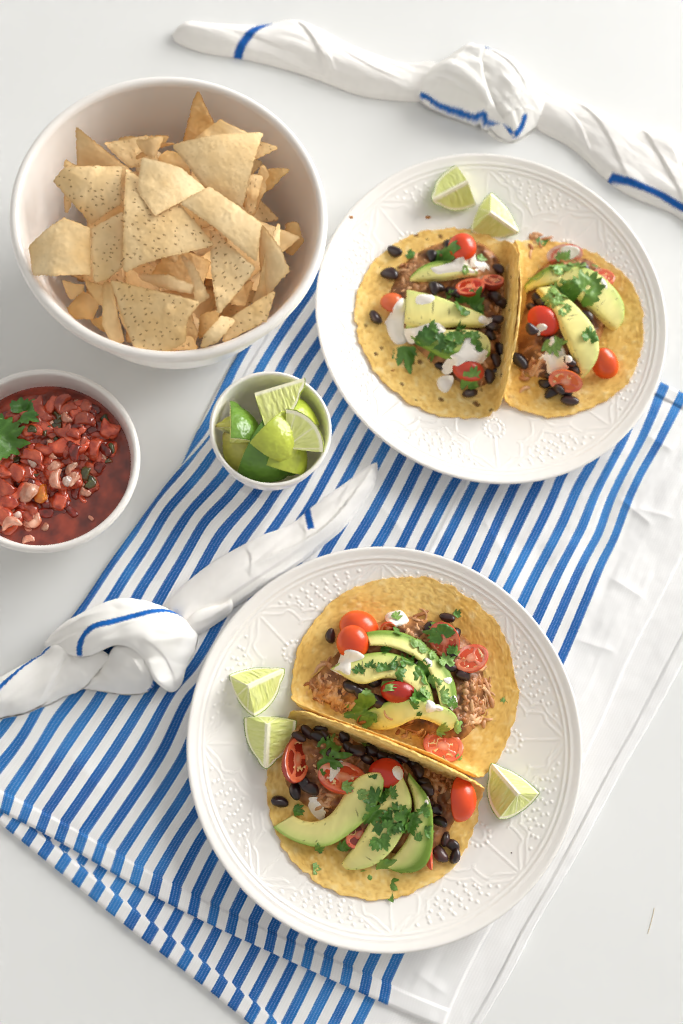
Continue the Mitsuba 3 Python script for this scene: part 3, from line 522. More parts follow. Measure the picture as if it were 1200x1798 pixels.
# ================================================================ limes
LA, LB = 0.0268, 0.0225
def lime(vertex, axis, mid, alpha=95, half=True, rind=('9db83a', '6f9a2a'), label='', group=None, size=1.0, la=LA, tipcol=None, seed=0, center=False, cup=None):
    """A cut piece of lime: the part of the fruit within alpha degrees around direction mid, from the cut across the middle (half) or whole length.
    vertex: middle of the fruit; axis: direction along its core."""
    key = named('lime_wedge'); tag(key, label, 'lime wedge', group)
    F = frame(axis, mid); rr = np.random.default_rng(seed); al = math.radians(alpha)
    na, nt = 96, 84
    t0 = 0.0 if half else -PI / 2
    tt = np.linspace(t0, PI / 2 * .995, nt); ph = np.linspace(-al / 2, al / 2, na)
    TT, PH = np.meshgrid(tt, ph, indexing='ij')
    def ell(TT, PH, s=1.0):
        x = la * np.sign(TT) * np.abs(np.sin(TT)) ** .92 + .0035 * np.maximum(0, np.abs(np.sin(TT)) - .93) / .07 * np.sign(TT); r = LB * np.cos(TT)
        return np.stack([x, r * np.sin(PH), r * np.cos(PH)], -1) * size * s
    S = ell(TT, PH); p = S.reshape(-1, 3)
    if center: q = p @ F.T; vertex = np.asarray(vertex) - (q.min(0) + q.max(0)) / 2
    bump = (.0005 * nz(p, 420, seed, 2) + .0006 * nz(p, 110, seed + 3, 2)).reshape(TT.shape)
    S = S * (1 + bump / .022)[..., None]
    c = lerp(lin(rind[1]), lin(rind[0]), np.clip(.5 + 1.6 * nz(p, 45, seed + 9, 2), 0, 1)); c = c * (1 + np.clip(bump.ravel() * 500, -.25, .25))[:, None]
    if tipcol:
        w = np.exp(-((np.abs(TT.ravel()) - PI / 2) / .13) ** 2); c = lerp(c, lin(tipcol), w)
    for _ in range(30):                                                       # slid inwards until it clears the cup's wall
        if cup is None: break
        W = p @ F.T + vertex - cup; rad = np.hypot(W[:, 0], W[:, 1]); lim = np.where(W[:, 2] < .045, np.interp(W[:, 2], [.004, .013, .030, .041], [.022, .0330, .0378, .0395]), 9); ex = rad - lim; k = ex.argmax()
        if ex[k] <= 0: break
        vertex = vertex - np.array([W[k, 0], W[k, 1], 0]) / rad[k] * ex[k] * .6 + [0, 0, ex[k] * .15]
    # rind as a thin shell
    inner = S * .985
    v = np.vstack([S.reshape(-1, 3), inner.reshape(-1, 3)]); f = gridf(nt, na); k = nt * na
    ring = np.r_[np.arange(na), np.arange(1, nt) * na + na - 1, (nt - 1) * na + np.arange(na - 2, -1, -1), np.arange(nt - 2, 0, -1) * na]; nx = np.roll(ring, -1)
    f = np.vstack([f, f[:, ::-1] + k, np.stack([ring, ring + k, nx + k], 1), np.stack([ring, nx + k, nx], 1)])
    W = v @ F.T + vertex; add(key + '__rind', (W, orient(W - W.mean(0), f)), 'm_wet', color=np.clip(np.vstack([c, c * .8]), 0, 1)); hm_add(W)
    # cut faces: one solid of pulp inside the shell
    def pulp(d_core, frac, ang):
        """colour by fraction to the rind and angle about the core; d_core metres from the core line"""
        flesh = lerp(lin('c9d06c'), lin('e0e49a'), np.clip(.5 + ang * .6, 0, 1))
        c = lerp(flesh, lin('f0edcf'), np.maximum(1 - sst(.0016, .0034, d_core), sst(.86, .92, frac)))
        return lerp(c, lin('b9cb5c'), sst(.965, .99, frac) * .8)
    faces, cols, at = [], [], 0
    nr = 40
    fr = np.linspace(0, .985, nr)
    for sgn in (-1, 1):                                                       # the two cuts along the core
        X = ell(tt, np.full(nt, sgn * al / 2))[:, None] * np.ones((1, nr, 1)); core = X * [1, 0, 0] * .97
        G = core + (X - core) * fr[None, :, None]
        q = G.reshape(-1, 3); d = np.linalg.norm((G - core)[..., 1:], axis=-1).ravel(); frac = np.broadcast_to(fr / .985, (nt, nr)).ravel() * .985
        rim = np.clip(1 - (1 - frac) , 0, 1); thick = (1 - frac) * np.linalg.norm(X - core, axis=-1).ravel() ; fe = 1 - np.clip(thick / .0225 / size, 0, 1)
        ves = nz(np.c_[q[:, :1] * 900, d[:, None] * 160, np.full((len(q), 1), sgn)], 1.0, seed, 3)
        cc = pulp(d, fe, ves * 1.6 + .1 * sgn)
        out = np.array([0, sgn * math.cos(al / 2), -math.sin(al / 2)])
        G = G + (out * (.0011 * (ves.reshape(nt, nr)) * sst(.001, .003, d).reshape(nt, nr) * (1 - sst(.82, .9, fe)).reshape(nt, nr))[..., None] - out * .0002)
        faces.append((G.reshape(-1, 3), gridf(nt, nr))); cols.append(cc)
    if half:                                                                  # the cut across
        X = ell(np.zeros(na), ph)[:, None] * np.ones((1, nr, 1)); G = X * fr[None, :, None]; d = np.linalg.norm(G, axis=-1).ravel(); fe = np.broadcast_to(fr, (na, nr)).ravel()
        seg = np.abs(((np.degrees(ph) + alpha / 2 + 13) % 36) - 18)[:, None] * np.ones((1, nr)); wall = np.exp(-(np.radians(seg.ravel()) * d / .00045) ** 2)
        q = np.c_[(ph[:, None] * np.ones((1, nr))).ravel() * 9, d * 140, d * 0]
        ves = nz(q, 1.0, seed + 4, 3); cc = lerp(pulp(d, fe, ves * 1.6), lin('eceac4'), wall * .8)
        G = G + np.array([-1.0, 0, 0]) * (.0010 * ves * (1 - wall) * sst(.0015, .003, d) * (1 - sst(.82, .9, fe))).reshape(na, nr)[..., None] + [.0002, 0, 0]
        faces.append((G.reshape(-1, 3), gridf(na, nr))); cols.append(cc)
    back = (inner.reshape(-1, 3), gridf(nt, na)[:, ::-1]); faces.append(back); cols.append(np.tile(lin('efeccb'), (len(back[0]), 1)))
    v, f = join(faces); W = v @ F.T + vertex
    add(key + '__pulp', (W, f), 'm_wet', color=np.clip(np.vstack(cols), 0, 1)); hm_add(W)
    return key
def on_plate(px, py, lift):
    for _ in range(1): pass
    z = .02
    for _ in range(5):
        p = P(px, py, z + lift); z = hm_at(p[0], p[1], .004, 50)
    return P(px, py, z + lift)
_h = LB * .96
lime(on_plate(436, 1204, _h), (.80, .42, -.42), (.1, -.15, -1), 98, label='lime wedge upper of the two at the left of the nearer plate, core up', seed=1)
lime(on_plate(470, 1271, _h * .96), (-.02, -.95, -.30), (.15, .0, -1), 105, label='lime wedge touching the tomato at the left of the nearer plate, below another wedge', rind=('9db83a', '6f8f2a'), seed=2)
lime(on_plate(911, 1394, _h), (-.45, .68, -.58), (.0, -.2, -1), 100, label='lime wedge alone at the right side of the nearer plate', rind=('8fae3a', '5f8f2a'), seed=3)
lime(on_plate(822, 318, _h), (-.86, -.42, -.25), (.0, .3, -1), 100, label='lime wedge farther back on the rim of the farther plate', rind=('9db83a', '6f9a2a'), seed=4)
lime(on_plate(862, 372, _h * .9), (.80, -.25, -.45), (.1, .25, -.9), 100, label='lime wedge nearer the tortillas at the top of the farther plate', rind=('8fae3a', '5f8f2a'), seed=5)
# in the cup
def inc(px, py, z): return P(px, py, z)
G1, G2, G3 = ('b4be44', '98a934'), ('7ba13a', '5a842c'), ('6f9a36', '4c7a28')
C = dict(center=True, cup=RC)
lime(inc(408, 806, .032), (-.6, .3, .55), (-.1, -.6, .5), 90, True, ('c9bf6a', 'a9b04a'), 'lime piece with a brown stem scar hidden low at the left inside the cup', tipcol='7a5a2a', seed=11, size=0.78, **C)
lime(inc(402, 746, .036), (-.75, .2, .5), (.2, .6, .5), 90, True, ('c9c25a', '9ab03a'), 'lime tip peeking out behind the upright wedge at the left of the cup', tipcol='7a5a2a', seed=12, size=0.78, **C)
lime(inc(538, 718, .040), (-.25, .93, .1), (.80, -.05, .60), 92, True, G1, 'yellow green lime wedge rind up at the right back of the cup', seed=13, size=1.08, **C)
lime(inc(433, 738, .046), (.0, .97, .1), (.72, .05, .66), 88, True, G2, 'green lime wedge standing at the left of the cup with a narrow cut face', seed=14, size=1.06, **C)
lime(inc(448, 688, .054), (.93, .30, .1), (.10, -.66, -.72), 95, True, G1, 'lime wedge lying cut face up at the back of the cup', seed=15, size=1.21, cup=RC)
lime(inc(528, 818, .042), (.25, .75, .35), (.45, -.45, .62), 100, True, G1, 'lime wedge with a brown stem scar at the front right of the cup', tipcol='8a5a22', seed=16, size=0.98, **C)
lime(inc(457, 814, .038), (.85, -.45, .05), (-.15, -.35, .88), 112, True, G3, 'dark green lime wedge rind up at the front left of the cup', seed=17, size=1.26, **C)
lime(inc(519, 799, .056), (.12, .32, -.94), (.72, .62, .2), 92, True, G1, 'lime wedge showing pale flesh and thick white pith at the right of the cup', seed=18, size=1.21, cup=RC)
lime(inc(484, 766, .057), (.72, -.66, .0), (.05, .12, 1), 96, True, G1, 'bright yellow green lime wedge rind up on top of the cup', seed=19, size=1.04, **C)
# ================================================================ tortillas
def tortilla(px, py, R, fold, d0, label, seed, rho=.011, up=84, tone=0.0, char=0.0, lean=0.0):
    """Corn tortilla of radius R about the surveyed centre, bent up along the line d0 metres from the centre towards direction fold (degrees from +x)."""
    c = P(px, py, PLATE_Z + .008); a = math.radians(fold); nx = np.array([math.cos(a), math.sin(a)]); tx = np.array([-nx[1], nx[0]])
    n = 300; th = np.arange(n) / n * 2 * PI; rr = np.r_[np.linspace(.02, .9, 110), np.linspace(.91, 1, 26)]
    edge = 1 + .045 * nz(np.c_[np.cos(th), np.sin(th), th * 0 + seed], 2.5, seed, 2) + .05 * nz(np.c_[np.cos(th), np.sin(th), th * 0 + seed], 18, seed + 2, 3)
    RR, TH = np.meshgrid(rr, th, indexing='ij'); r = RR * R * (1 + (edge - 1)[None] * RR ** 2)
    x, y = r * np.cos(TH), r * np.sin(TH); d, t = x * nx[0] + y * nx[1], x * tx[0] + y * tx[1]
    # bending: arc of radius rho to the angle up, then straight
    e = np.maximum(d - d0 + lean * t, 0); ph = math.radians(up); s1 = rho * ph; q = np.minimum(e, s1) / rho
    dh = np.where(e <= 0, 0, rho * np.sin(q) + np.maximum(e - s1, 0) * math.cos(ph)); dz = np.where(e <= 0, 0, rho * (1 - np.cos(q)) + np.maximum(e - s1, 0) * math.sin(ph))
    dd = np.where(e <= 0, d, d - e + dh)
    X, Y = c[0] + dd * nx[0] + t * tx[0], c[1] + dd * nx[1] + t * tx[1]
    pc_ = PC2 if np.hypot(*(c - PC2)[:2]) < .12 else PC1
    fl = np.minimum(1, 1.0 * np.ones_like(d)); base = PLATE_Z + plate_z(np.minimum(np.hypot(X - pc_[0], Y - pc_[1]), .130)) + .0012
    p3 = np.stack([x, y, x * 0 + seed * .13], -1)
    wav = .0035 * nz(p3, 22, seed, 2) * RR ** 2 + .0016 * np.maximum(nz(p3, 60, seed + 1, 2), -.1)
    bump = .0014 * nz(p3, 480, seed, 3) + .0012 * np.maximum(0, nz(p3, 150, seed + 6, 2) - .08)
    Z = base + dz + np.maximum(wav, -.001) + bump + .0008
    tn = np.sin(np.minimum(q, ph)) * (e > 0)                                         # the bumps also push sideways on the upright flap
    X = X - nx[0] * tn * (bump + wav); Y = Y - nx[1] * tn * (bump + wav)
    V = np.stack([X, Y, Z], -1); du = np.gradient(V, axis=0); dv = np.roll(V, -1, 1) - np.roll(V, 1, 1); N = nrm(np.cross(du, dv)); N[:3] = N[3]
    thk = .0018 * (1 - .65 * sst(.955, 1, RR)); B = V - N * thk[..., None]
    V2, f = capped(np.concatenate([V, B[::-1]]))
    p = p3.reshape(-1, 3)
    col = lerp(lin('d9a94e'), lin('f2cf80'), np.clip(.5 + tone + .9 * nz(p, 70, seed, 3), 0, 1)); col = lerp(col, lin('f5dfa2'), np.clip((bump.ravel() - .0001) / .0007, 0, .65)); col = lerp(col, lin('ad7626'), np.clip(-bump.ravel() / .0008, 0, .35))
    col = lerp(col, lin('b9862c'), np.clip(1.5 * nz(p, 26, seed + 4, 3), 0, .55)); col = lerp(col, lin('f6e2a8'), np.clip(3.2 * (nz(p, 190, seed + 8, 3) - .10), 0, .6)); col = lerp(col, lin('a66a1e'), np.clip(4 * (nz(p, 240, seed + 11, 2) - .24), 0, .5))
    if char:
        rg = np.random.default_rng(seed + 40); cx = rg.uniform(-R, R, (70, 2)); cr = rg.uniform(.0006, .0022, 70); dist = np.linalg.norm(p[:, None, :2] - cx[None], axis=2) * (1 + .5 * nz(p, 500, 2, 2))[:, None]
        k = dist.argmin(1); m = dist.min(1); col = lerp(col, lin('5a2c12'), char * (1 - sst(cr[k] * .7, cr[k] * 1.1, m))); col = lerp(col, lin('f0d68a'), .5 * char * np.exp(-((m - cr[k] * 1.8) / .0006) ** 2))
    col = np.vstack([col, col.reshape(V.shape)[::-1].reshape(-1, 3), col[:2]])
    add('corn_tortilla', (V2, f), 'm_dry', label, 'tortilla', 'corn tortillas of the tacos', color=np.clip(col, 0, 1))
    hm_add(V[e <= .004]); hm_add((V - [0, 0, .0008])[e <= .004])
    return c
tortilla(711, 1212, .0785, -111.4, .0260, 'corn tortilla of the upper taco on the nearer plate, its lower edge folded up', 1, up=88, tone=.1)
tortilla(659, 1377, .0735, 68.6, .0124, 'corn tortilla of the lower taco on the nearer plate, its upper edge folded up', 2, up=90, tone=.12)
tortilla(803, 563, .0775, -6, .0240, 'corn tortilla of the left taco on the farther plate, dotted with dark scorch marks', 3, up=87, tone=.14, char=.85)
tortilla(963, 572, .0725, 174, .0205, 'corn tortilla of the right taco on the farther plate', 4, up=86, tone=.0, char=.12)

# ================================================================ fillings
def blob(outline, h, key, m, colf, res=.0011, lump=.0, label=None, cat=None, group=None, kind=None, seed=0, sig=4, pw=.5, w=.008, fine=0.0):
    """A soft mass poured on what lies below: outline in survey pixels, h its height, draped with rounded edges."""
    o = np.array(outline, float); z = np.mean([drop(x, y)[2] for x, y in o]); q = PP(o, z)[:, :2]
    q = spline(np.vstack([q, q[:1]]), len(q) * 8)[:-1]; g = Polygon(q).buffer(0)
    if g.geom_type != 'Polygon': g = max(g.geoms, key=lambda k: k.area)
    p, f, ring, dist = fill(g, res, 0, seed); b = hm_smooth(p, sig); p3 = np.c_[p, np.full(len(p), seed * .17)]
    pr = (1 - (1 - np.clip(dist / w, 0, 1)) ** 2) ** pw
    top = b + h * pr + lump * nz(p3, 110, seed, 3) * pr + fine * nz(p3, 420, seed + 2, 2) * pr
    v, ff = slab(np.c_[p, top], np.c_[p, np.minimum(b - .0006, top - .0002)], f, len(ring)); hm_add(np.c_[p, top])
    c = colf(p3, pr); return add(key, (v, ff), m, label, cat, group, kind, color=np.clip(np.vstack([c, c]), 0, 1))
def meat_col(p, pr): c = lerp(lin('7c4722'), lin('c98e58'), np.clip(.40 + 2.2 * nz(p, 210, 3, 3), 0, 1)); return lerp(c, lin('2a140e'), np.clip(.1 + 2.2 * nz(p, 110, 8, 3), 0, .85))
def chicken(key, mound, spots, n, label, seed, h=.012):
    """Shredded meat: one lumpy bed and loose shreds lying over the listed places (x, y, radius px)."""
    r = np.random.default_rng(seed); tag(key, label, 'shredded chicken')
    blob(mound, h, key + '__bed', 'm_moist', meat_col, lump=.008, seed=seed, w=.016, pw=.8, fine=.0045)
    ms, cs = [], []
    for k in range(n):
        sx, sy, sr = spots[r.integers(len(spots))]; x, y = sx + r.normal() * sr * .5, sy + r.normal() * sr * .5
        L = r.uniform(.004, .012); a = r.uniform(0, 2 * PI) ; b = drop(x, y, .0015, 75); pts = []
        bend = r.uniform(-2.2, 2.2); tw = r.uniform(.6, 1.3); p = b[:2].copy()
        for s in np.linspace(0, 1, 9): pts.append(p.copy()); p = p + L / 8 * np.array([math.cos(a + bend * s), math.sin(a + bend * s)])
        pts = np.array(pts); pts += b[:2] - pts.mean(0); z = hm_smooth(pts, 2.0) + .0001 + .0016 * r.uniform(0, 1) * np.sin(np.linspace(0, PI, 9))
        rd = r.uniform(.0006, .0023) * r.uniform(.5, 1) * (.5 + .5 * np.sin(np.linspace(.25, PI - .15, 9)))
        t = tube(spline(np.c_[pts, z], 14), np.interp(np.linspace(0, 1, 14), np.linspace(0, 1, 9), rd), 6, flat=.7); ms.append(t)
        c = lerp(lin('a4602e'), lin('dfb184'), np.array([r.uniform(0, 1)])); cs.append(np.tile(c, (len(t[0]), 1)))
    v, f = join(ms); add(key + '__shreds', (v, f), 'm_moist', color=np.vstack(cs), kind='stuff')
# beans: four shapes, used over and over
scene['m_bean'] = principled(0.30, 0.5, 0.35, 0.85)
def bean_shape(seed):
    r = np.random.default_rng(seed); v, f = icos(3); v = v * [.0060, .0040, .0034]
    v[:, 1] += .0016 * (v[:, 0] / .006) ** 2 - .0006; v *= (1 + .10 * nz(v, 260, seed, 2))[:, None]
    c = lerp(lin('1a1013'), lin([('46292c'), ('3a2226'), ('5a3834'), ('2e1c20')][seed % 4]), np.clip(.35 + 1.2 * nz(v, 300, seed, 2), 0, 1))
    hil = np.exp(-(np.hypot(v[:, 0] / .0018, v[:, 2] / .0008)) ** 2) * (v[:, 1] < 0); c = lerp(c, lin('7a6a60'), hil * .7)
    return mikit.ply((v, f), 'm_bean', smooth=True, color=c), v
BEANS = [bean_shape(k) for k in range(7)]
def bean(px, py, ang=None, label=None, group=None, s=1.0, lift=None, seed=0, tilt=None):
    r = np.random.default_rng(int(px * 13 + py * 7) + seed); sh, v = BEANS[r.integers(7)]
    ang = r.uniform(0, 360) if ang is None else -ang + r.normal() * 14; px, py = (px + r.normal() * 5, py + r.normal() * 5) if lift is None else (px, py); s *= r.uniform(.86, 1.10)
    R = rot([0, 0, 1], ang) @ rot([0, 1, 0], r.uniform(-32, 32) if tilt is None else tilt) @ rot([1, 0, 0], r.uniform(0, 360))
    o = drop(px, py, .0025, 45, .0028 * s if lift is None else lift); m = M4(R, o, s)
    add('black_bean', None, None, label, 'bean', group, shape=sh, to=m); hm_add(v @ (R * s).T + o)
# cherry tomato pieces
scene['m_skin'] = principled(0.27, 0.5, 0.5, 0.93)
def tomato(px, py, normal, L=.0135, W=.0115, ang=0.0, frac=.5, skin=('c22a0e', 'ea581e'), label=None, group=None, seed=0, lift=.004, wet=.0):
    """Half (or less: frac) of a cherry tomato. normal: where its cut face looks; ang: turn about that; L, W: half length and half width of the face."""
    key = named('tomato_piece'); tag(key, label, 'tomato piece', group)
    r = np.random.default_rng(seed + 60); dpt = W * (frac * 2)
    nt, na = 26, 72; t = np.linspace(0, PI / 2, nt); a = np.arange(na) / na * 2 * PI
    ring = lambda s: np.stack([L * s * np.cos(a), W * s * np.sin(a)], 1)
    S = np.stack([np.stack([L * math.sin(k) * np.cos(a), W * math.sin(k) * np.sin(a), np.full(na, -dpt * math.cos(k))], 1) for k in t]); S[0] += np.c_[np.cos(a), np.sin(a), a * 0] * 1e-5
    q = S.reshape(-1, 3); wob = 1 + .07 * nz(q, 90, seed, 2); q = q * wob[:, None]
    n = nrm(np.asarray(normal, float)); ux = np.array([math.cos(math.radians(-ang)), math.sin(math.radians(-ang)), 0]); ux = nrm(ux - n * (ux @ n)); F = np.stack([ux, np.cross(n, ux), n], 1)
    o = drop(px, py, .004, 50, lift)
    f = gridf(nt, na, False, True); inn = q * [.985, .985, .985]; inn = inn.reshape(nt, na, 3)
    c = lerp(lin(skin[0]), lin(skin[1]), np.clip(.5 + 1.1 * nz(q, 55, seed, 2) , 0, 1))
    v, ff = capped(S * wob.reshape(nt, na, 1))
    add(key + '__skin', (v @ F.T + o, ff), 'm_skin', color=np.vstack([c, c[:1], c[-1:]])); 
    nr = 30; s = np.linspace(.02, 1.0, nr); edge = S[-1] * wob.reshape(nt, na)[-1][:, None]
    G = edge[None] * s[:, None, None]; SS, AA = np.meshgrid(s, a, indexing='ij')
    cav = sst(.30, .38, SS) * (1 - sst(.70, .78, SS)) * sst(.22, .42, np.abs(np.sin(AA * 1.5 + seed)))
    sx = nz(np.c_[G.reshape(-1, 3)[:, :2], np.full(SS.size, seed)], 420, seed, 2).reshape(SS.shape); seeds = np.clip((sx - .06) / .06, 0, 1) * cav
    h = -.0014 * cav + .0011 * seeds + .0005 * nz(G.reshape(-1, 3) + seed, 260, 4, 2).reshape(SS.shape) + .0003
    G[..., 2] += h * (1 - sst(.93, 1, SS))
    col = lerp(lin('d8512e'), lin('e88860'), np.clip(.5 + 1.4 * nz(G.reshape(-1, 3), 200, seed, 2), 0, 1)); col = lerp(col, lin('c8401c'), cav.ravel() * .75); col = lerp(col, lin('f0cf90'), seeds.ravel() * .85); col = lerp(col, lin('f0b898'), np.exp(-(SS.ravel() / .2) ** 2) * .6); col = lerp(col, lin(skin[0]), sst(.955, .99, SS).ravel())
    col = lerp(col, lin('f4e6dc'), np.clip(wet * (.3 + 3 * nz(G.reshape(-1, 3), 110, seed + 7, 2)), 0, .9))
    gv = G.reshape(-1, 3); cc = len(gv); gf = gridf(nr, na, False, True); fan = np.stack([np.full(na, cc), (np.arange(na) + 1) % na, np.arange(na)], 1); gv = np.vstack([gv, gv[:na].mean(0)]); gf = np.vstack([gf, fan]) 
    e = gv[gf]; fl = np.cross(e[:, 1] - e[:, 0], e[:, 2] - e[:, 0])[:, 2] < 0; gf = np.where(fl[:, None], gf[:, ::-1], gf)
    add(key + '__flesh', (gv @ F.T + o, gf), 'm_gloss', color=np.clip(np.vstack([col, col[:1]]), 0, 1))
    hm_add(np.vstack([v @ F.T + o, gv @ F.T + o])); return key
# avocado slices
scene['m_cream'] = principled(0.55, 0.35)
def avocado(outer, inner, label, seed, thick=.0078, tilt=0.0, green=0.0, lift=.0, flip=1, arch=.0015, drop_q=55, pepper=.8):
    """A crescent between its skin-side outline and its pit-side outline (survey pixels); tilt raises the skin side (metres)."""
    n, m = 110, 44
    z = np.mean([drop(x, y, .004, drop_q)[2] for x, y in outer + inner]) + thick * .6
    O, I = spline(PP(outer, z), n), spline(PP(inner, z), n)
    s = np.linspace(0, 1, n)
    mid = (O + I) / 2; zz = np.array([hm_at(p[0], p[1], .004, drop_q) for p in mid]); co = np.polyfit(s, zz, 2, w=.3 + np.sin(np.pi * s)); zz = np.polyval(co, s) + arch * np.sin(PI * s) + lift
    w = np.linalg.norm(O - I, axis=1); th = thick * np.clip(w / .0075, .22, 1) * (1 - .35 * np.abs(2 * s - 1) ** 3)
    a = np.arange(m) / m * 2 * PI; cx, cz = np.cos(a), np.sin(a); pw = .42
    X = np.sign(cx) * np.abs(cx) ** pw; Zc = np.sign(cz) * np.abs(cz) ** (pw * 1.15)
    u = (X + 1) / 2                                                     # 0 pit side .. 1 skin side
    V = I[:, None] + (O - I)[:, None] * u[None, :, None]
    Zt = np.where(Zc > 0, Zc * (1 - .12 * u), Zc) * .5 + .5
    V[..., 2] = zz[:, None] + th[:, None] * Zt[None] + tilt * (u[None] - .5)
    p = V.reshape(-1, 3); V = V + (.0010 * nz(p, 90, seed, 2) + .0006 * nz(p, 300, seed + 1, 3)).reshape(n, m)[..., None] * np.array([.3, .3, 1])
    v, f = capped(V); U = np.broadcast_to(u, (n, m)).ravel()
    g = np.clip(U + .10 * nz(p, 120, seed, 2) + green * .5, 0, 1.2)
    c = lerp(lin('f6e890'), lin('f2ea98'), sst(0, .35, g)); c = lerp(c, lin('dde48a'), sst(.52, .82, g)); c = lerp(c, lin('aeca62'), sst(.80, .96, g)); c = lerp(c, lin('7a9c38'), sst(.955, 1.0, g) * .9); rs = np.random.default_rng(seed + 9); k = p[rs.integers(0, len(p), 46)]; dk, ik = cKDTree(k).query(p); c = lerp(c, lin('3c3018'), pepper * (1 - sst(.00025, .0005 + .0003 * (ik % 3) / 2, dk)))
    c = c * (.93 + .25 * nz(p, 200, seed + 5, 3))[:, None]
    add('avocado_slice', (v, f), 'm_cream', label, 'avocado slice', 'avocado slices on the tacos', color=np.clip(np.vstack([c, c[:1], c[-1:]]), 0, 1), smooth=True); hm_add(V.reshape(-1, 3)); hm_add(V[:, :m // 2].mean(1))
    fine = V[:, :m // 2 + 1]
    for k in np.linspace(0, 1, 26): hm_add(lerp(fine[:, 0], fine[:, -1], np.full(n, k)) * [1, 1, 0] + [0, 0, 1] * (np.max(fine[..., 2], 1) - .0008 + tilt * (.5 - k) * .8)[:, None])
def cream(outline, label, seed, h=.0022, w=.007): blob(outline, h * .8, 'cream_dollop', 'm_wet', lambda p, pr: np.tile(lin('f3ece2'), (len(p), 1)) * (1 - .0 * pr[:, None]), res=.0008, lump=.0016, fine=.0005, label=label, cat='cream', group='cream drizzled over the tacos', seed=seed, sig=3, w=w)
def ell(x, y, a, b, rotd=0, k=9, seed=0, j=.12):
    r = np.random.default_rng(seed + int(x)); t = np.arange(k) / k * 2 * PI; q = np.stack([a * np.cos(t), b * np.sin(t)], 1) * (1 + j * r.standard_normal((k, 1))); c, s = math.cos(math.radians(rotd)), math.sin(math.radians(rotd))
    return [(x + c * u - s * v, y + s * u + c * v) for u, v in q]
# ---------------------------------------------------------------- upper taco of the nearer plate
GB = 'black beans loose in the upper taco'
chicken('shredded_chicken', [(548, 1190), (575, 1165), (640, 1105), (700, 1085), (770, 1095), (830, 1135), (850, 1190), (845, 1250), (810, 1300), (760, 1300), (690, 1272), (620, 1250), (560, 1225)],
        [(580, 1215, 40), (575, 1200, 32), (600, 1235, 26), (835, 1205, 30), (842, 1225, 30), (835, 1250, 24), (725, 1108, 34), (730, 1285, 40), (560, 1205, 20)], 260, 'orange brown shredded chicken in the upper taco of the nearer plate', 31, .013)
for k, (x, y, a) in enumerate([(616, 1208, 20), (668, 1229, 60), (640, 1222, 0), (690, 1232, 30), (650, 1195, 10), (752, 1100, 80), (806, 1104, 110), (791, 1091, 20), (810, 1188, 0), (793, 1150, 70), (720, 1215, 20), (780, 1170, 50), (800, 1130, 80), (700, 1245, 10)]):
    bean(x, y, a, ['large black bean under the pit side of the middle avocado slice in the upper taco', None, None, None, None, 'black bean left of the sliced tomato at the top of the upper taco', 'black bean at the right of the top tomato in the upper taco', None, 'black bean beside the shredded chicken at the right of the upper taco'][k] if k in (0, 5, 6, 8) else 'black bean tucked among the avocado and tomato of the upper taco', GB)
bean(581, 1117, 85, 'single black bean lying at the far left of the upper taco beside the red tomato', GB, lift=.003)
TG = 'cherry tomato pieces on the tacos'
tomato(630, 1103, (-.25, -.1, -1), .0140, .0120, 10, .52, ('cc3410', 'f26824'), 'round orange red tomato half at the upper left of the upper taco', TG, 1, .006)
tomato(620, 1128, (.1, .4, -1), .0120, .0112, 80, .45, ('cc3610', 'f06020'), 'red tomato quarter leaning on the round one in the upper taco', TG, 2, .0085)
tomato(682, 1104, (.1, -.5, .6), .0055, .0050, 0, .5, label='small pale tomato piece beside the cream dollop in the upper taco', group=TG, seed=3)
tomato(780, 1124, (-.35, -.35, .75), .0130, .0105, 70, .5, ('c4361c', 'e0603a'), 'cut tomato half under a cilantro leaf at the top right of the upper taco', TG, 4, .006)
tomato(828, 1155, (-.30, .30, .85), .0122, .0100, -20, .5, ('c83a1c', 'e2653c'), 'seedy tomato half facing up at the right of the upper taco', TG, 5, .007, .5)
tomato(700, 1214, (.1, .55, -.6), .0120, .0085, 5, .5, ('8a160c', 'c02a14'), 'dark red tomato half between two avocado slices of the upper taco', TG, 6, .006)
tomato(779, 1310, (.05, .15, 1), .0140, .0108, 15, .40, ('c8401c', 'e2703c'), 'seedy tomato round at the fold of the upper taco', TG, 7, .006)
avocado([(643, 1110), (680, 1106), (720, 1115), (760, 1142), (793, 1183), (803, 1236)], [(650, 1134), (690, 1138), (720, 1150), (747, 1170), (766, 1208), (776, 1248)], 'green avocado slice curving along the top of the upper taco', 1, green=.55, tilt=-.004)
avocado([(583, 1172), (606, 1158), (640, 1148), (693, 1148), (739, 1176), (760, 1218), (766, 1250)], [(590, 1176), (612, 1192), (640, 1201), (672, 1192), (706, 1198), (732, 1222), (744, 1252)], 'pale avocado slice in the middle of the upper taco, cream on its left tip', 2, tilt=-.002)
avocado([(626, 1266), (656, 1242), (710, 1229), (760, 1238), (793, 1252), (806, 1272)], [(640, 1277), (668, 1280), (700, 1276), (727, 1264), (762, 1270), (792, 1282)], 'avocado slice with a green edge along the fold of the upper taco', 3, tilt=.004, thick=.010)
cream(ell(699, 1086, 20, 15, 10, seed=1), 'white cream dollop at the top of the upper taco', 1, .005)
cream([(582, 1173), (596, 1162), (614, 1154), (616, 1168), (612, 1188), (598, 1184)], 'white cream on the left tip of the middle avocado slice', 2, .0016)
cream([(600, 1150), (630, 1146), (640, 1152), (610, 1165), (598, 1168)], 'cream smear under the red tomato of the upper taco', 3, .002)
cream(ell(757, 1240, 11, 11, seed=4), 'round cream drop on the end of the middle avocado slice', 4, .0045); cream(ell(772, 1243, 8, 7, seed=5), 'small cream drop beside the round one in the upper taco', 5, .0035)
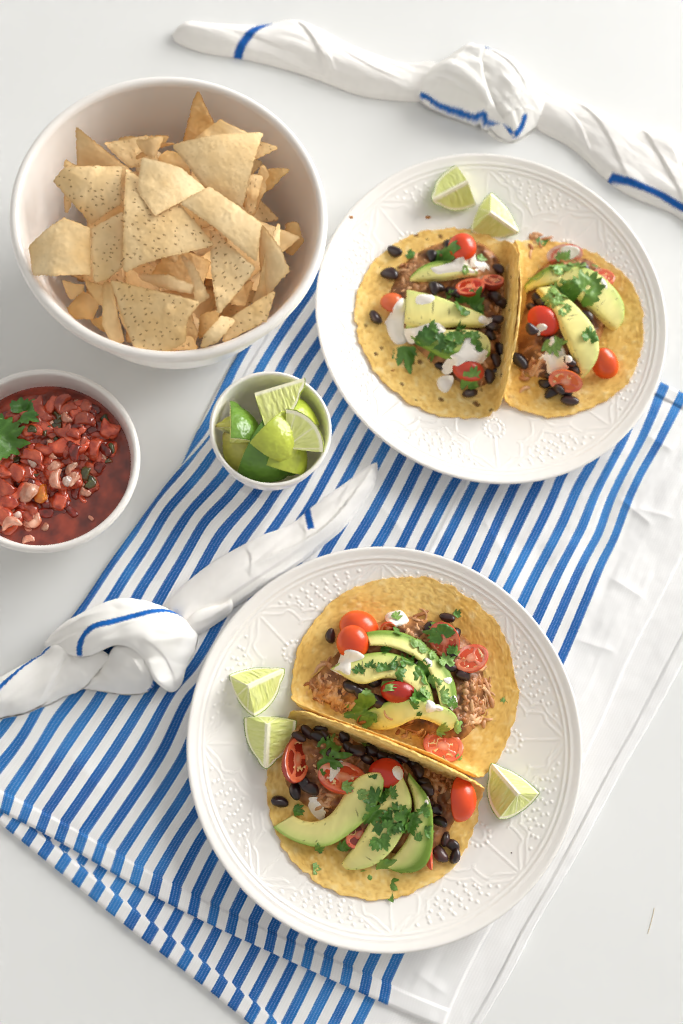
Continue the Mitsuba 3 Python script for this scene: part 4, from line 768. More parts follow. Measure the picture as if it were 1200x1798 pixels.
cream(ell(788, 1195, 8, 6, seed=6), 'small cream dot on the green avocado slice of the upper taco', 6, .002); cream([(786, 1232), (804, 1226), (806, 1246), (792, 1244)], 'cream patch at the right end of the green avocado slice', 7, .002)
cream([(735, 1160), (760, 1166), (752, 1178), (730, 1172)], 'thin cream trace between the upper two avocado slices', 8, .0012)
LG = 'cilantro leaves on the upper taco'
for k, (x, y, s, a, kd, tn, cut, lab) in enumerate([
    (742, 1180, .017, 20, 4, 1, 0, 'largest cilantro leaf in the middle of the upper taco'), (738, 1132, .013, 30, 0, 2, 0, 'pale cilantro leaf on the green avocado slice near its middle'), (772, 1108, .016, -30, 4, 1, 0, 'cilantro leaf on the cut tomato at the top right of the upper taco'),
    (674, 1172, .013, 10, 1, 1, 1, None), (693, 1166, .011, 60, 3, 3, 1, None), (704, 1182, .012, 120, 1, 1, 1, None), (651, 1168, .008, 20, 0, 3, 1, None), (630, 1176, .008, 0, 0, 3, 0, 'small cilantro sliver on the left half of the middle avocado slice'), (678, 1140, .010, 80, 2, 3, 1, 'dark cilantro bit on the left half of the green avocado slice'),
    (765, 1196, .011, 45, 1, 2, 1, None), (785, 1160, .012, 10, 3, 2, 0, 'pale cilantro leaf at the right end of the green avocado slice'), (697, 1081, .010, 40, 2, 2, 0, 'cilantro piece standing in the cream dollop of the upper taco'), (699, 1106, .009, 100, 1, 1, 1, None), (797, 1142, .010, 10, 1, 1, 0, None), (803, 1078, .009, 30, 2, 1, 0, 'cilantro leaf on the bare tortilla at the top right of the upper taco'),
    (645, 1222, .014, 120, 2, 2, 0, 'folded cilantro leaf above the lower avocado slice of the upper taco'), (684, 1204, .014, 92, 2, 2, 1, 'flat light green leaf strip across the dark red tomato'), (735, 1224, .012, 0, 3, 1, 0, None), (748, 1216, .010, 60, 1, 2, 1, None), (728, 1238, .008, 20, 1, 1, 1, None), (781, 1222, .012, 80, 1, 2, 1, None), (796, 1234, .010, 20, 3, 1, 0, None),
    (634, 1250, .019, -100, 0, 0, 0, 'large cilantro leaf at the left end of the lower avocado slice of the upper taco'), (736, 1256, .007, 60, 2, 3, 1, 'tiny cilantro bit on the lower avocado slice of the upper taco'), (806, 1276, .013, 40, 2, 2, 0, 'pale cilantro leaf above the seedy tomato round'), (776, 1283, .011, 90, 2, 2, 1, 'pale leaf scrap on the edge of the seedy tomato round'), (885, 1231, .008, 20, 2, 2, 0, 'single cilantro leaf on the bare tortilla at the right of the upper taco'), (660, 1265, .005, 0, 2, 3, 1, None), (808, 1329, .008, 20, 2, 2, 1, None), (715, 1160, .011, 0, 3, 1, 0, None), (760, 1150, .010, 70, 1, 2, 1, None)]):
    cilantro(x, y, s, a, kd, tn, lab or 'chopped cilantro bit scattered over the avocado of the upper taco', LG, 400 + k, bool(cut))
# ---------------------------------------------------------------- lower taco of the nearer plate
GB = 'black beans in the lower taco'
chicken('shredded_chicken', [(505, 1330), (520, 1285), (570, 1275), (640, 1295), (720, 1325), (790, 1350), (835, 1395), (800, 1440), (770, 1490), (700, 1500), (620, 1470), (560, 1430), (510, 1390)],
        [(770, 1375, 26), (778, 1360, 20), (760, 1390, 26), (790, 1385, 18), (650, 1460, 22), (570, 1405, 16), (620, 1330, 60), (560, 1330, 40), (700, 1360, 40), (600, 1290, 30), (740, 1450, 20)], 210, 'shredded chicken showing at the right of the lower taco', 32, .010)
tomato(523, 1333, (.62, .25, .72), .0175, .0105, -58, .5, ('8a1c10', 'c0301a'), 'long dark red tomato half at the upper left of the lower taco', TG, 11, .008)
for k, (x, y, a) in enumerate([(518, 1390, 80), (545, 1388, 20), (532, 1378, 40), (556, 1287, 0), (540, 1283, 30), (574, 1290, 60), (525, 1284, 20), (560, 1300, 10), (614, 1308, 50), (600, 1296, 70), (645, 1328, 20), (672, 1330, 0), (700, 1336, 40), (720, 1342, 80), (742, 1362, 20), (732, 1352, 70), (690, 1345, 20), (747, 1408, 60), (660, 1318, 30), (630, 1318, 0), (715, 1330, 20), (585, 1315, 20), (735, 1375, 10), (750, 1390, 50),
                               (764, 1431, 40), (773, 1441, 30), (779, 1467, 80), (793, 1486, 20), (778, 1497, 60), (800, 1504, 110)]):
    lab = {0: 'black bean left of the cream strip in the lower taco', 24: 'upper bean of the touching pair at the right of the lower taco', 25: 'lower bean of the touching pair at the right of the lower taco', 26: 'top bean of the group of four at the lower right edge of the lower taco', 27: 'middle bean of the group of four in the lower taco', 28: 'left bean of the group of four in the lower taco', 29: 'lowest bean of the group of four in the lower taco', 17: 'black bean with a dab of cream in the lower taco', 14: 'black bean beside the shredded chicken in the lower taco'}.get(k, 'black bean crowded along the fold of the lower taco')
    bean(x, y, a, lab, GB)
bean(491, 1408, 20, 'single black bean lying at the far left of the lower taco', GB, s=1.15, lift=.003)
tomato(602, 1364, (.05, .45, .85), .0165, .0112, 10, .5, ('c0341c', 'dc5a34'), 'cut tomato half smeared with cream in the middle of the lower taco', TG, 12, .008, .6)
tomato(678, 1360, (-.2, -.5, -.7), .0125, .0105, -20, .5, ('b8200e', 'd83a1a'), 'red tomato dome with cream between the avocado and the cut tomato of the lower taco', TG, 13, .006)
tomato(806, 1403, (-.75, .1, -.65), .0150, .0108, 75, .55, ('cc300e', 'f05820'), 'shiny bright red tomato half at the right of the lower taco', TG, 14, .007)
tomato(632, 1466, (.1, .2, .9), .0110, .0080, -40, .4, ('7a2418', 'a84030'), 'dark seedy tomato piece between two avocado slices of the lower taco', TG, 15, .005)
tomato(758, 1493, (.95, 0, .3), .0130, .0050, 85, .5, ('c83a24', 'e06a4c'), 'thin tomato slice beside the right avocado slice of the lower taco', TG, 16, .004)
cream([(540, 1402), (565, 1404), (574, 1420), (566, 1440), (552, 1432)], 'flat white cream strip at the left of the lower taco', 11, .002)
avocado([(481, 1453), (500, 1468), (535, 1484), (568, 1488), (618, 1462), (656, 1421), (671, 1364)], [(516, 1432), (530, 1440), (556, 1443), (580, 1432), (600, 1405), (616, 1378), (664, 1358)], 'long curved avocado slice at the left of the lower taco', 11, thick=.011, tilt=-.002)
avocado([(718, 1357), (734, 1378), (750, 1404), (759, 1458), (752, 1514), (697, 1532)], [(716, 1372), (724, 1392), (728, 1420), (720, 1467), (700, 1500), (680, 1522)], 'green avocado slice at the right of the lower taco', 13, green=.75, thick=.012, tilt=.003)
avocado([(704, 1360), (716, 1385), (722, 1405), (711, 1458), (677, 1508), (604, 1528)], [(692, 1366), (678, 1390), (662, 1418), (645, 1456), (626, 1486), (601, 1524)], 'flat pale avocado slice in the middle of the lower taco', 12, thick=.010, green=-.25)
cream([(580, 1352), (592, 1338), (604, 1336), (600, 1350), (590, 1362), (582, 1372)], 'cream streak on the cut tomato of the lower taco', 12, .0014)
cream([(688, 1352), (704, 1346), (712, 1358), (704, 1370), (694, 1366)], 'cream patch on the red tomato dome of the lower taco', 13, .0018); cream(ell(751, 1406, 6, 8, seed=9), 'cream dab on a bean of the lower taco', 14, .002)
LG = 'cilantro leaves on the lower taco'
for k, (x, y, s, a, kd, tn, cut, lab) in enumerate([
    (660, 1400, .0145, -20, 0, 3, 0, 'dark cilantro leaf between the left and middle avocado slices of the lower taco'), (655, 1430, .014, 100, 4, 1, 0, None), (690, 1434, .0145, 10, 4, 3, 0, 'dark cilantro cluster leaf on the middle avocado slice of the lower taco'), (712, 1440, .0145, 60, 4, 1, 0, 'cilantro leaf lying across the middle and right avocado slices'), (725, 1446, .013, 120, 3, 1, 0, None), (668, 1480, .0145, 170, 3, 1, 0, 'cilantro leaf hanging down the middle avocado slice of the lower taco'), (665, 1455, .013, 30, 1, 3, 1, None), (700, 1418, .012, 10, 1, 1, 1, None), (684, 1452, .011, 60, 3, 1, 0, None), (700, 1455, .010, 150, 1, 3, 1, None),
    (688, 1392, .009, 30, 0, 1, 0, 'small feathery cilantro bit near the top of the middle avocado slice'), (584, 1298, .012, 20, 2, 2, 0, None), (580, 1328, .019, 90, 0, 1, 0, 'large cilantro leaf between the two cut tomatoes of the lower taco'), (610, 1382, .013, 90, 2, 2, 1, 'leaf strip under the cut tomato of the lower taco'), (636, 1395, .012, 80, 2, 2, 1, 'leaf scrap on the left avocado slice near its upper end'), (755, 1460, .012, 90, 2, 1, 0, 'pointed leaf on the right avocado slice of the lower taco'), (524, 1423, .012, 90, 2, 1, 0, 'cilantro leaf on the tortilla above the left avocado slice'), (555, 1525, .012, 100, 2, 2, 1, 'light green leaf scrap on the bare tortilla at lower left'), (562, 1491, .008, 30, 1, 1, 1, 'tiny dark leaf bit below the left avocado slice'), (602, 1486, .012, 10, 2, 1, 0, 'cilantro leaf between the left and middle avocado slices near the tortilla edge'),
    (665, 1546, .026, 150, 0, 0, 0, 'large cilantro leaf at the bottom edge of the lower taco'), (640, 1300, .012, 40, 1, 1, 1, None), (735, 1470, .009, 20, 2, 1, 1, None), (655, 1362, .007, 20, 1, 3, 1, None), (745, 1424, .010, 40, 3, 1, 0, None)]):
    cilantro(x, y, s, a, kd, tn, lab or 'chopped cilantro bit in the cluster of the lower taco', LG, 500 + k, bool(cut))
# ---------------------------------------------------------------- left taco of the farther plate
GB = 'black beans in the left taco of the farther plate'
chicken('shredded_chicken', [(690, 500), (720, 455), (780, 425), (850, 430), (885, 470), (890, 550), (880, 640), (840, 680), (790, 660), (730, 610), (690, 560)],
        [(712, 487, 24), (730, 478, 24), (750, 492, 20), (882, 510, 16), (884, 570, 24), (880, 600, 20), (880, 545, 16), (790, 460, 40), (850, 640, 30), (740, 470, 30)], 190, 'shredded chicken in the left taco of the farther plate', 33, .011)
tomato(690, 534, (-.2, -.3, -1), .0098, .0085, 0, .5, ('c4461e', 'e8753c'), 'orange tomato piece smeared with cream at the left of the left taco', TG, 21, .004)
for k, (x, y, a) in enumerate([(775, 430, 30), (762, 446, 60), (772, 512, 20), (790, 522, 60), (758, 505, 80), (800, 515, 10), (865, 525, 40), (880, 540, 20), (855, 592, 60), (850, 612, 20), (866, 640, 50), (872, 618, 70), (860, 575, 30), (817, 683, 0), (778, 642, 20), (880, 466, 30), (845, 520, 20), (895, 548, 60), (868, 560, 20), (785, 438, 90), (870, 655, 20), (855, 655, 70)]):
    lab = {13: 'black bean under a cilantro sprig at the lower edge of the left taco', 14: 'black bean below the avocado of the left taco', 0: 'black bean left of the red tomato dome in the left taco'}.get(k, 'black bean crowded along the fold of the left taco')
    bean(x, y, a, lab, GB)
bean(694, 441, 40, 'upper of the two single beans at the upper left of the left taco', GB, lift=.003); bean(685, 481, 10, 'lower of the two single beans at the upper left of the left taco', GB, s=1.15, lift=.003); bean(660, 557, 50, 'single black bean at the left edge of the left taco', GB, lift=.003)
tomato(812, 436, (.15, -.3, -1), .0118, .0108, 90, .50, ('c02a10', 'ea5020'), 'upright orange red tomato dome at the top of the left taco', TG, 22, .009)
tomato(826, 502, (-.3, .35, .8), .0112, .0088, 10, .45, ('a8200e', 'cc3a1e'), 'red tomato half between the avocado slices of the left taco', TG, 23, .007)
tomato(866, 491, (-.1, .5, .7), .0085, .0085, 20, .5, ('8a2014', 'b0402c'), 'dark cut tomato piece by the fold of the left taco', TG, 24, .006)
tomato(822, 650, (.1, .1, -1), .0120, .0085, 15, .5, ('b83018', 'd8543a'), 'tomato piece under cream at the bottom of the left taco', TG, 25, .005)
cream([(676, 560), (690, 545), (708, 530), (714, 548), (712, 575), (716, 596), (700, 600), (684, 582)], 'cream smeared with juice at the left of the left taco', 21, .004)
avocado([(722, 481), (745, 466), (775, 460), (812, 466), (842, 476)], [(724, 486), (750, 489), (780, 488), (810, 484), (840, 480)], 'thin avocado slice at the top of the left taco', 21, tilt=.003, green=.3, thick=.009)
avocado([(716, 574), (732, 596), (762, 618), (792, 632), (836, 634), (860, 624)], [(716, 556), (742, 570), (775, 582), (810, 584), (840, 588), (860, 612)], 'green avocado slice along the lower side of the left taco', 23, tilt=-.003, green=.45)
avocado([(716, 505), (744, 514), (785, 528), (820, 542), (850, 552), (862, 560)], [(713, 562), (740, 572), (768, 574), (800, 572), (832, 572), (858, 568)], 'broad pale avocado piece in the middle of the left taco', 22, green=-.3, thick=.010)
cream(ell(746, 526, 17, 11, -8, seed=21, j=.05), 'oval cream drop on the broad avocado piece of the left taco', 22, .0026)
cream(ell(844, 460, 20, 15, 0, seed=22), 'cream smear right of the tomato dome in the left taco', 23, .003); cream([(755, 470), (790, 462), (825, 462), (838, 472), (800, 478), (765, 480)], 'cream on the thin avocado slice of the left taco', 24, .0016)
cream([(714, 566), (735, 572), (770, 570), (786, 578), (760, 590), (728, 590)], 'cream streak on the avocado of the left taco', 25, .0018); cream([(800, 622), (812, 606), (826, 590), (838, 600), (836, 614), (858, 618), (850, 632), (818, 636), (800, 644), (785, 640)], 'cream patch at the lower right of the avocado in the left taco', 26, .0024)
cream(ell(852, 562, 14, 9, -30, seed=24), 'cream dab at the right end of the avocado in the left taco', 27, .003); cream(ell(781, 674, 13, 15, 0, seed=25, j=.06), 'cream drop on the bare tortilla at the lower edge of the left taco', 28, .005)
LG = 'cilantro leaves on the left taco'
for k, (x, y, s, a, kd, tn, cut, lab) in enumerate([
    (722, 448, .014, 0, 2, 1, 0, 'triangular cilantro leaf at the top left of the left taco'), (778, 456, .022, 95, 2, 1, 0, 'dark leaf behind the thin avocado slice of the left taco'), (820, 540, .020, -20, 4, 1, 0, 'large cilantro leaf on the broad avocado piece of the left taco'), (750, 590, .020, 30, 2, 3, 0, 'dark leaf crossing the cream streak of the left taco'), (775, 596, .013, 60, 1, 3, 1, None), (790, 606, .013, 100, 3, 1, 0, None), (800, 590, .014, 20, 4, 1, 0, None), (770, 612, .011, 160, 1, 3, 1, None), (832, 592, .014, 60, 3, 1, 0, None), (812, 575, .011, 30, 1, 3, 1, None), (762, 575, .010, 60, 1, 1, 1, None), (842, 612, .010, 30, 2, 3, 1, None),
    (712, 628, .023, 170, 2, 1, 0, 'large rounded leaf on the bare tortilla at the lower left of the left taco'), (830, 662, .014, 20, 0, 0, 0, 'light cilantro sprig on the tomato at the bottom of the left taco'), (790, 515, .008, 0, 2, 1, 1, 'thin leaf standing among the beans of the left taco'), (848, 452, .012, 40, 1, 2, 1, 'leaf bit in the cream at the top of the left taco'), (818, 474, .010, 100, 2, 2, 1, None), (845, 540, .010, 60, 2, 1, 1, None)]):
    cilantro(x, y, s, a, kd, tn, lab or 'chopped cilantro bit over the avocado of the left taco', LG, 600 + k, bool(cut))
# ---------------------------------------------------------------- right taco of the farther plate
GB = 'black beans in the right taco of the farther plate'
chicken('shredded_chicken', [(925, 500), (950, 470), (1000, 450), (1050, 470), (1070, 520), (1060, 580), (1040, 630), (1010, 670), (960, 665), (920, 640), (915, 570)],
        [(935, 655, 22), (945, 640, 18), (940, 425, 14), (1000, 450, 18), (925, 645, 14), (1040, 540, 30), (960, 600, 30)], 100, 'shredded chicken in the right taco of the farther plate', 34, .011)
tomato(955, 563, (.2, .3, -1), .0130, .0105, 40, .34, ('b41e0c', 'dc401e'), 'bright red tomato piece left of the long avocado slice in the right taco', TG, 31, .006)
tomato(992, 447, (-.1, -.5, .75), .0140, .0080, -12, .4, ('d0503c', 'e88a78'), 'pale tomato slice under cream at the top of the right taco', TG, 32, .006, .9)
tomato(1058, 486, (-.2, .3, .85), .0095, .0085, 40, .5, ('c83a20', 'e0684c'), 'cut tomato piece at the upper right of the right taco', TG, 33, .006, .3)
for k, (x, y, a) in enumerate([(958, 597, 60), (930, 578, 20), (960, 652, 80), (972, 684, 20), (992, 690, 30), (985, 676, 60), (1014, 655, 10), (993, 632, 70), (938, 522, 20), (934, 545, 60), (1038, 560, 30), (1028, 470, 60), (1040, 590, 20), (948, 535, 70), (1005, 640, 30), (955, 668, 20)]):
    lab = {0: 'black bean half under cream left of the long avocado slice in the right taco', 6: 'black bean under the tip of the long avocado slice in the right taco', 2: 'black bean above the orange tomato slice in the right taco', 11: 'black bean beside the cut tomato at the upper right of the right taco'}.get(k, 'black bean in the filling of the right taco')
    bean(x, y, a, lab, GB)
bean(925, 621, 30, 'big black bean at the left of the right taco next to the fold', GB, s=1.3); bean(1001, 703, 10, 'black bean at the bottom edge of the right taco', GB, s=1.1, lift=.003)
cream([(945, 630), (958, 605), (975, 592), (992, 610), (1000, 635), (990, 655), (970, 652), (962, 640)], 'pinkish cream smear left of the long avocado slice in the right taco', 31, .004)
avocado([(928, 489), (948, 478), (975, 470), (1000, 472)], [(930, 503), (952, 503), (978, 500), (998, 492)], 'short avocado piece behind the others in the right taco', 31, green=.5)
avocado([(1000, 470), (1035, 478), (1070, 500), (1098, 530), (1099, 562)], [(975, 500), (1000, 512), (1035, 538), (1062, 556), (1094, 568)], 'broad avocado slice at the right of the right taco', 32, green=-.05, tilt=.002, thick=.010)
avocado([(975, 502), (1005, 540), (1035, 575), (1050, 612), (1030, 655)], [(944, 506), (962, 540), (985, 585), (1005, 622), (1026, 655)], 'long pale avocado slice running down the middle of the right taco', 33, green=-.3, thick=.011, lift=.002)
tomato(1062, 638, (-.2, .75, -.6), .0150, .0098, 60, .5, ('c83a0e', 'ee601c'), 'orange red tomato wedge alone at the right of the right taco', TG, 34, .005)
tomato(994, 670, (-.2, -.6, .55), .0130, .0085, 12, .5, ('d0501c', 'ee7a30'), 'orange tomato wedge at the bottom of the right taco', TG, 35, .007)
cream(ell(952, 574, 9, 7, 20, seed=31), 'cream drop on the bright red tomato of the right taco', 32, .003); cream([(985, 436), (1005, 430), (1018, 440), (1010, 452), (990, 455)], 'cream on the pale tomato slice of the right taco', 33, .002); cream([(1055, 490), (1066, 498), (1068, 508), (1058, 502)], 'cream streak on the cut tomato of the right taco', 34, .0014)
LG = 'cilantro leaves on the right taco'
for k, (x, y, s, a, kd, tn, cut, lab) in enumerate([
    (985, 468, .016, -30, 4, 2, 0, 'pale cilantro leaf at the top of the avocado in the right taco'), (1010, 468, .014, 30, 3, 2, 0, None), (990, 450, .012, 0, 1, 2, 0, None), (1030, 505, .022, 30, 4, 0, 0, 'largest cilantro leaf on the broad avocado slice of the right taco'), (985, 510, .016, 10, 4, 2, 0, 'pale cilantro cluster leaf on the long avocado slice'), (978, 528, .013, 150, 3, 2, 0, None), (1003, 520, .012, 70, 1, 1, 1, None), (965, 520, .011, -60, 3, 2, 0, None), (992, 545, .012, 150, 1, 2, 1, None), (1000, 495, .012, 0, 3, 1, 1, None),
    (1036, 590, .014, 10, 0, 1, 0, 'cilantro leaf low on the long avocado slice of the right taco'), (974, 606, .016, 160, 0, 2, 0, 'pale cilantro leaf on the cream smear of the right taco'), (952, 424, .012, 20, 1, 1, 1, 'cilantro bit on the bare tortilla at the top of the right taco'), (1045, 464, .010, 40, 2, 1, 0, 'dark leaf at the upper right edge of the right taco'), (1046, 610, .008, 20, 2, 1, 1, None), (945, 482, .013, -40, 2, 2, 0, None)]):
    cilantro(x, y, s, a, kd, tn, lab or 'chopped cilantro bit on the avocado of the right taco', LG, 700 + k, bool(cut))
# ---------------------------------------------------------------- crumbs
for x, y, r, lab in ((617, 381, .0013, 'tiny brown crumb on the rim of the farther plate left of its lime wedges'), (752, 381, .0016, 'small tan crumb on the farther plate between the lime wedge and the tortilla'), (899, 1498, .0005, 'dark speck on the bare right side of the nearer plate'), (690, 650, .0010, 'tiny orange crumb at the lower left edge of the farther plate')):
    v, f = icos(1); v = v * [1.4, .8, .5] * (1 + .3 * nz(v, 2, int(x), 2))[:, None] * r
    add('food_crumb', (v + drop(x, y, .001, 50, r * .3), f), 'm_dry', lab, 'crumb', color=lin('3a2a20' if y > 1000 else 'b07840'))
# ================================================================ knotted napkins
def linen_fn(p, n, uv): return 0.25 * dr.sin(p.x * (2 * PI / 0.0015)) * dr.sin(p.y * (2 * PI / 0.0015)) + 0.9 * noise(p.x * 600, p.y * 600, p.z * 600)
scene['m_linen'] = {'type': 'twosided', 'b': {'type': 'bumpmap', 'scale': 0.00055, 't': mikit.proc(linen_fn, 2e-4), 'b': {'type': 'principled', 'base_color': VC, 'roughness': 0.95, 'specular': 0.15, 'sheen': 0.3}}}
def sdist(p, line):
    """Signed distance of 2-D points to a polyline (left of it positive) and the fraction along it."""
    q = spline(line, 60) if len(line) > 2 else spline(line, 30); best = np.full(len(p), 9.0); sg = np.zeros(len(p)); fr = np.zeros(len(p))
    for i in range(len(q) - 1):
        a, b = q[i], q[i + 1]; ab = b - a; t = np.clip(((p - a) @ ab) / (ab @ ab), 0, 1); e = p - a - t[:, None] * ab; d = np.linalg.norm(e, axis=1); m = d < best
        best[m] = d[m]; sg[m] = np.sign(ab[0] * e[m, 1] - ab[1] * e[m, 0]); fr[m] = (i + t[m]) / (len(q) - 1)
    return best * np.where(sg == 0, 1, sg), fr
def cloth(key, outline, h, w, folds=(), stripes=(), seed=0, along=0.0, base=None, wrinkle=.0016, pw=.5, tilt=None):
    """A puffed roll of cloth over the outline (survey pixels). folds: (line, step, reach) a layer that ends along the line, higher on its left; stripes: (line, half width)."""
    o = np.array(outline, float); zb = .006 if base is None else base; q = PP(o, zb + h * .35)[:, :2]; q = spline(np.vstack([q, q[:1]]), len(q) * 8)[:-1]; g = Polygon(q).buffer(0)
    if g.geom_type != 'Polygon': g = max(g.geoms, key=lambda k: k.area)
    p, f, ring, dist = fill(g, .0011, 0, seed); b = hm_smooth(p, 9) if base is None else np.full(len(p), base)
    pr = (1 - (1 - np.clip(dist / w, 0, 1)) ** 2) ** pw
    hh = h * pr; zz = zb + h * .6; a = math.radians(along); ca = np.stack([p @ [math.cos(a), math.sin(a)], p @ [-math.sin(a), math.cos(a)], np.full(len(p), seed * .31)], 1)
    hh += wrinkle * (2.0 * np.abs(nz(ca * [9, 60, 1], 1.0, seed, 2)) + .9 * np.abs(nz(ca * [30, 120, 1], 1.0, seed + 2, 2)) - .5) * np.clip(dist / .004, 0, 1)
    for line, A, reach in folds:
        sd, fr = sdist(p, PP(line, zz)[:, :2]); tap = np.sin(PI * np.clip(fr, .0, 1)) ** .45
        hh += A * tap * sst(-.0006, .0006, sd) * np.exp(-np.maximum(sd, 0) / reach) - .35 * A * tap * (sd < 0) * np.exp(-np.abs(sd) / .004)
    top = b + np.maximum(hh, .0004); c = np.tile(lin('efece7'), (len(p), 1)) * (1 + .05 * nz(np.c_[p, p[:, :1]], 200, seed, 2))[:, None]
    for line, hw in stripes:
        sd, fr = sdist(p, PP(line, zz)[:, :2]); m = (1 - sst(hw * .8, hw * 1.15, np.abs(sd))) * ((fr > .001) & (fr < .999)); yarn = .5 + .5 * nz(np.c_[p, p[:, :1]], 900, 4, 2)
        c = lerp(c, lin('1f5ca8') * (1 + .5 * nz(np.c_[p, p[:, :1]], 500, 3, 2))[:, None], m)
    v, ff = slab(np.c_[p, top], np.c_[p, b - .0004], f, len(ring)); add(key, (v, ff), 'm_linen', color=np.clip(np.vstack([c, c]), 0, 1)); hm_add(np.c_[p, top])
def patch(key, outline, inner, stripes=(), folds=(), seed=0, along=0.0, wrinkle=.0014, ground=.006, w=.012, thick=.0016, hang=.010):
    """A taut fold of cloth. outline: (x, y, height mm, 1 where it reaches down to the table or 0 where its edge hangs free); inner: (x, y, height mm)."""
    O = PP([(x, y, z / 1000 + ground) for x, y, z, g in outline]); I = PP([(x, y, z / 1000 + ground) for x, y, z in inner])
    k = len(O); Q = spline(np.vstack([O, O[:1]]), k * 10)[:-1]; g = Polygon(Q[:, :2]).buffer(0)
    if g.geom_type != 'Polygon': g = max(g.geoms, key=lambda z: z.area)
    A = np.vstack([Q[::3], I]); hs = RBFInterpolator(A[:, :2] * 30, A[:, 2], kernel='thin_plate_spline', smoothing=2e-5)
    p, f, ring, dist = fill(g, .0010, 0, seed); z = hs(p * 30)
    fl = np.interp(np.arange(len(Q)), np.arange(0, len(Q) + 1, len(Q) / k)[:k + 1], np.array([o[3] for o in outline] + [outline[0][3]], float)); t = cKDTree(Q[:, :2]); gr = fl[t.query(p)[1]]
    gd = np.full(len(p), 9.0); gm = fl > .5
    if gm.any(): gd = cKDTree(Q[gm, :2]).query(p)[0]
    a = math.radians(along); ca = np.stack([p @ [math.cos(a), math.sin(a)], p @ [-math.sin(a), math.cos(a)], np.full(len(p), seed * .31)], 1)
    for line, H, reach in folds:
        sd, fr = sdist(p, PP(line, .03)[:, :2]); tap = np.sin(PI * np.clip(fr, 0, 1)) ** .5
        z += H * tap * sst(-.0005, .0005, sd) * np.exp(-np.maximum(sd, 0) / reach) - .35 * H * tap * (sd < 0) * np.exp(-np.abs(sd) / .003)
    z -= (1 - gr) * .0022 * np.clip(1 - dist / .0035, 0, 1) ** 2
    rnd = 1 - np.sqrt(np.clip(1 - (1 - np.clip(gd / w, 0, 1)) ** 2, 0, 1)); z = z - rnd * (z - ground) * .92
    zs = z.copy(); z = z + np.clip(gd / .006, 0, 1) * wrinkle * (2.4 * np.abs(nz(ca * [13, 62, 1], 1.0, seed, 2)) + 1.2 * np.abs(nz(ca * [40, 120, 1], 1.0, seed + 2, 2)) - .6)
    free = np.full(len(p), 9.0)
    if (~gm).any(): free = cKDTree(Q[~gm, :2]).query(p)[0]
    deep = sst(hang * .6, hang * 1.4, free); bot = np.minimum((z - thick) * (1 - deep) + (ground - .001) * deep, z - .0006)
    c = np.tile(lin('f0eee9'), (len(p), 1)) * (1 + .04 * nz(np.c_[p, p[:, :1]], 200, seed, 2))[:, None]
    for line, hw in stripes:
        L = []
        for x, y in line:
            zz = .02
            for _ in range(25): zz = .7 * zz + .3 * float(np.clip(hs(P(x, y, zz)[None, :2] * 30)[0], .002, .05))
            L.append(P(x, y, zz))
        L = np.array(L); q = spline(L[:, :2], 200); q = np.c_[q, zs[cKDTree(p).query(q)[1]]]; sd = cKDTree(q).query(np.c_[p, zs])[0]; fr = .5; m = (1 - sst(hw * .85, hw * 1.1, np.abs(sd))) 
        c = lerp(c, lin('2163ae') * (1 + .5 * nz(np.c_[p, p[:, :1]], 500, 3, 2))[:, None], m)
    v, ff = slab(np.c_[p, z], np.c_[p, bot], f, len(ring)); add(key, (v, ff), 'm_linen', color=np.clip(np.vstack([c, c]), 0, 1)); hm_add(np.c_[p, z])
NK = 'white_napkin'
tag(NK, 'white napkin with a blue stripe tied in a knot, lying across the striped towel', 'napkin', 'knotted white napkins')
cloth(NK + '__tail', [(666, 806), (665, 832), (654, 862), (630, 895), (604, 927), (565, 958), (525, 990), (485, 1018), (452, 1040), (410, 1066), (370, 1090), (330, 1118), (300, 1110), (290, 1060), (325, 1020), (375, 982), (428, 952), (470, 932), (508, 918), (543, 890), (580, 862), (622, 832), (650, 812)],
      .017, .020, [([(652, 822), (608, 884), (566, 928), (505, 964), (430, 1000)], .0024, .010), ([(330, 1050), (400, 1018), (470, 968), (530, 930)], .0006, .016), ([(360, 1075), (430, 1030), (520, 970), (580, 925)], .0009, .010), ([(345, 1105), (400, 1075), (470, 1014)], .0022, .008), ([(428, 955), (440, 985), (436, 1012)], .0007, .006), ([(520, 912), (535, 935), (530, 960)], .0006, .006), ([(620, 838), (600, 870), (590, 890)], .0007, .006)], [([(540, 886), (543, 911), (546, 930)], .0024)], 1, 40, wrinkle=.0055)
cloth(NK + '__tail_001', [(408, 1052), (404, 1078), (378, 1096), (345, 1114), (320, 1112), (330, 1088), (370, 1068)], .008, .006, [([(340, 1099), (370, 1089), (402, 1066)], .0014, .004)], (), 2, 30, wrinkle=.0008)
patch(NK + '__tail_002', [(-80, 1228, 16, 1), (-80, 1325, 14, 1), (-30, 1280, 14, 1), (0, 1259, 14, 1), (30, 1254, 13, 1), (58, 1243, 14, 1), (100, 1216, 15, 1), (125, 1180, 18, 0), (125, 1150, 22, 0), (100, 1130, 24, 0), (80, 1138, 18, 1), (40, 1160, 16, 1), (0, 1182, 16, 1)],
      [(-20, 1225, 22), (40, 1200, 22), (85, 1170, 23), (60, 1222, 16), (20, 1240, 18)], [([(-70, 1250), (-10, 1213), (25, 1182), (52, 1158), (84, 1136)], .0020)], [([(112, 1150), (95, 1182), (58, 1238)], -.0035, .012), ([(-40, 1275), (30, 1245), (56, 1236)], -.0016, .008), ([(-60, 1262), (10, 1228), (70, 1180)], .0007, .012)], 3, 40, w=.010, wrinkle=.0045)
